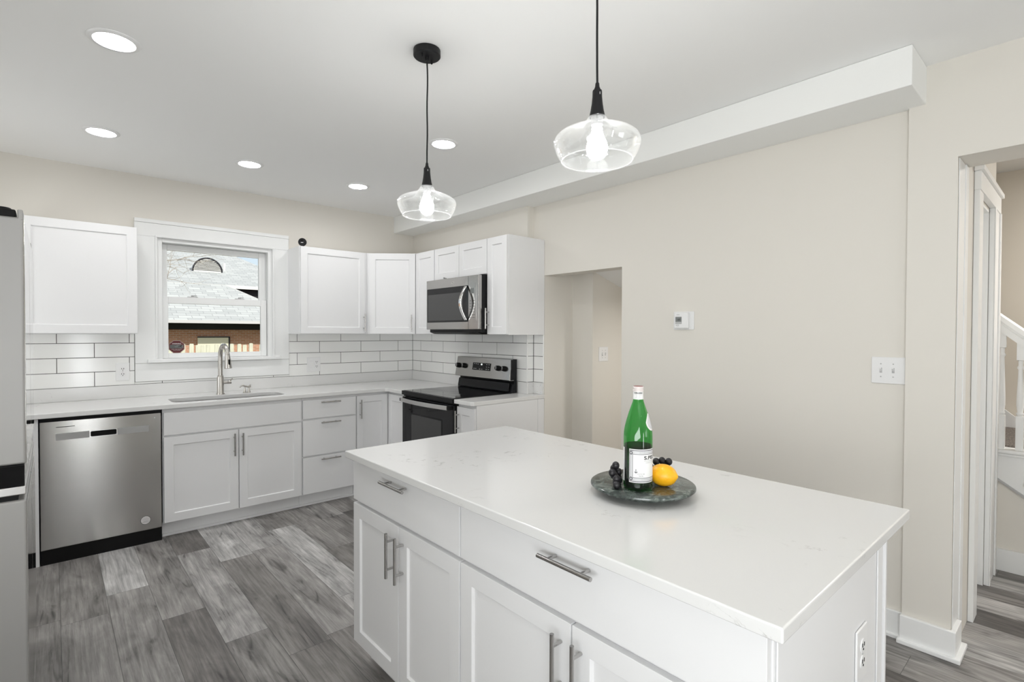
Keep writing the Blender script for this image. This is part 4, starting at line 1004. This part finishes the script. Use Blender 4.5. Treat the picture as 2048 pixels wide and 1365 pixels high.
for dz0, dz1, off in ((-.15, .012, 0),):
    vs = [P0+Vector((0,0,dz0)), P1+Vector((0,0,dz0)), P1+Vector((0,0,dz1)), P0+Vector((0,0,dz1))]
    a = [b.bm.verts.new(v) for v in vs]; c = [b.bm.verts.new(v+Vector((.03,.025,0))) for v in vs]
    b.bm.faces.new(a); b.bm.faces.new(c[::-1])
    for k in range(4): b.bm.faces.new((a[k], a[(k+1)%4], c[(k+1)%4], c[k]))
hp(b, 'rake_board', 'house_white')
hp(MB().box((-9, 10.97, 2.60), (3.2, 11.0, 2.69)), 'fascia', 'house_white'); hp(MB().box((-9, 11.2, -.5), (3.2, 11.4, 2.62)), 'gable_wall', 'house_dark')  # rear wall coloured dark to give the shade under the main eave
hp(MB().prism([(2.055, 8.4), (2.0, 8.4), (.47, 10.2), (.515, 10.2)], 0, .01), 'rake_line', 'house_dark').location.z = 0
dmp = Vector((.494, 12.15, zU(12.15)))
vt = MB(); n = 20; arc = [(.36*math.cos(PI*k/n), .37*math.sin(PI*k/n)) for k in range(n+1)]
vt.prism([(dmp.x+a, dmp.z-.02+c) for a, c in arc], dmp.y-.03, dmp.y+1.0, 'Y'); ve = hp(vt, 'roof_vent', 'house_white')
b = MB(); b.tube([(dmp.x+a*1.02, dmp.y-.04, dmp.z+c*1.02) for a, c in arc], .022, 8); hp(b, 'vent_arch', 'house_dark', ve)
b = MB()
for k in range(8):
    z = .03 + k*.04; hw = .33*math.sqrt(max(0, 1-(z/.35)**2))
    b.box((dmp.x-hw, dmp.y-.045, dmp.z+z), (dmp.x+hw, dmp.y-.03, dmp.z+z+.012))
hp(b, 'louver_slats', 'house_dark', ve)
hp(MB().cyl((.98, 12.4, zU(12.4)-.05), (.98, 12.4, zU(12.4)+.20), .035), 'vent_pipe', 'house_white')

tr = thing('bare_tree', 'leafless tree whose twigs cross the upper window pane', 'tree', (-2.6, 6, -.5))
MB().tube([(0,0,0), (.03,0,1.0), (.1,.02,2.0), (.25,.02,2.9), (.3, 0, 4.2)], [.14, .12, .10, .075, .03], 12).build('trunk', 'bark', tr, smooth=True)
def twig(b, p, d, ln, r, depth):
    pts = [p]; n = 5
    for k in range(n):
        d = (d + Vector((rnd.uniform(-.28,.28), rnd.uniform(-.2,.2), rnd.uniform(-.28,.28)))).normalized(); pts.append(pts[-1] + d*ln/n)
    b.tube(pts, [r*(1-.75*k/n) for k in range(n+1)], 6)
    if depth > 0:
        for k in range(1, n+1):
            for _ in range(2 if depth > 1 else 1):
                dd = (d + Vector((rnd.uniform(-1,1), rnd.uniform(-.5,.5), rnd.uniform(-1,1)))).normalized(); twig(b, pts[k], dd, ln*.5, r*.5, depth-1)
for p, d, ln in ((Vector((.25, .02, 2.9)), Vector((1, 0, .35)), 1.5), (Vector((.2, .02, 2.6)), Vector((1, 0, .2)), 1.5), (Vector((.28, 0, 3.4)), Vector((1, 0, -.05)), 1.6)):
    b = MB(); twig(b, p, d.normalized(), ln*.8, .0115, 2); b.build('branch', 'bark', tr)
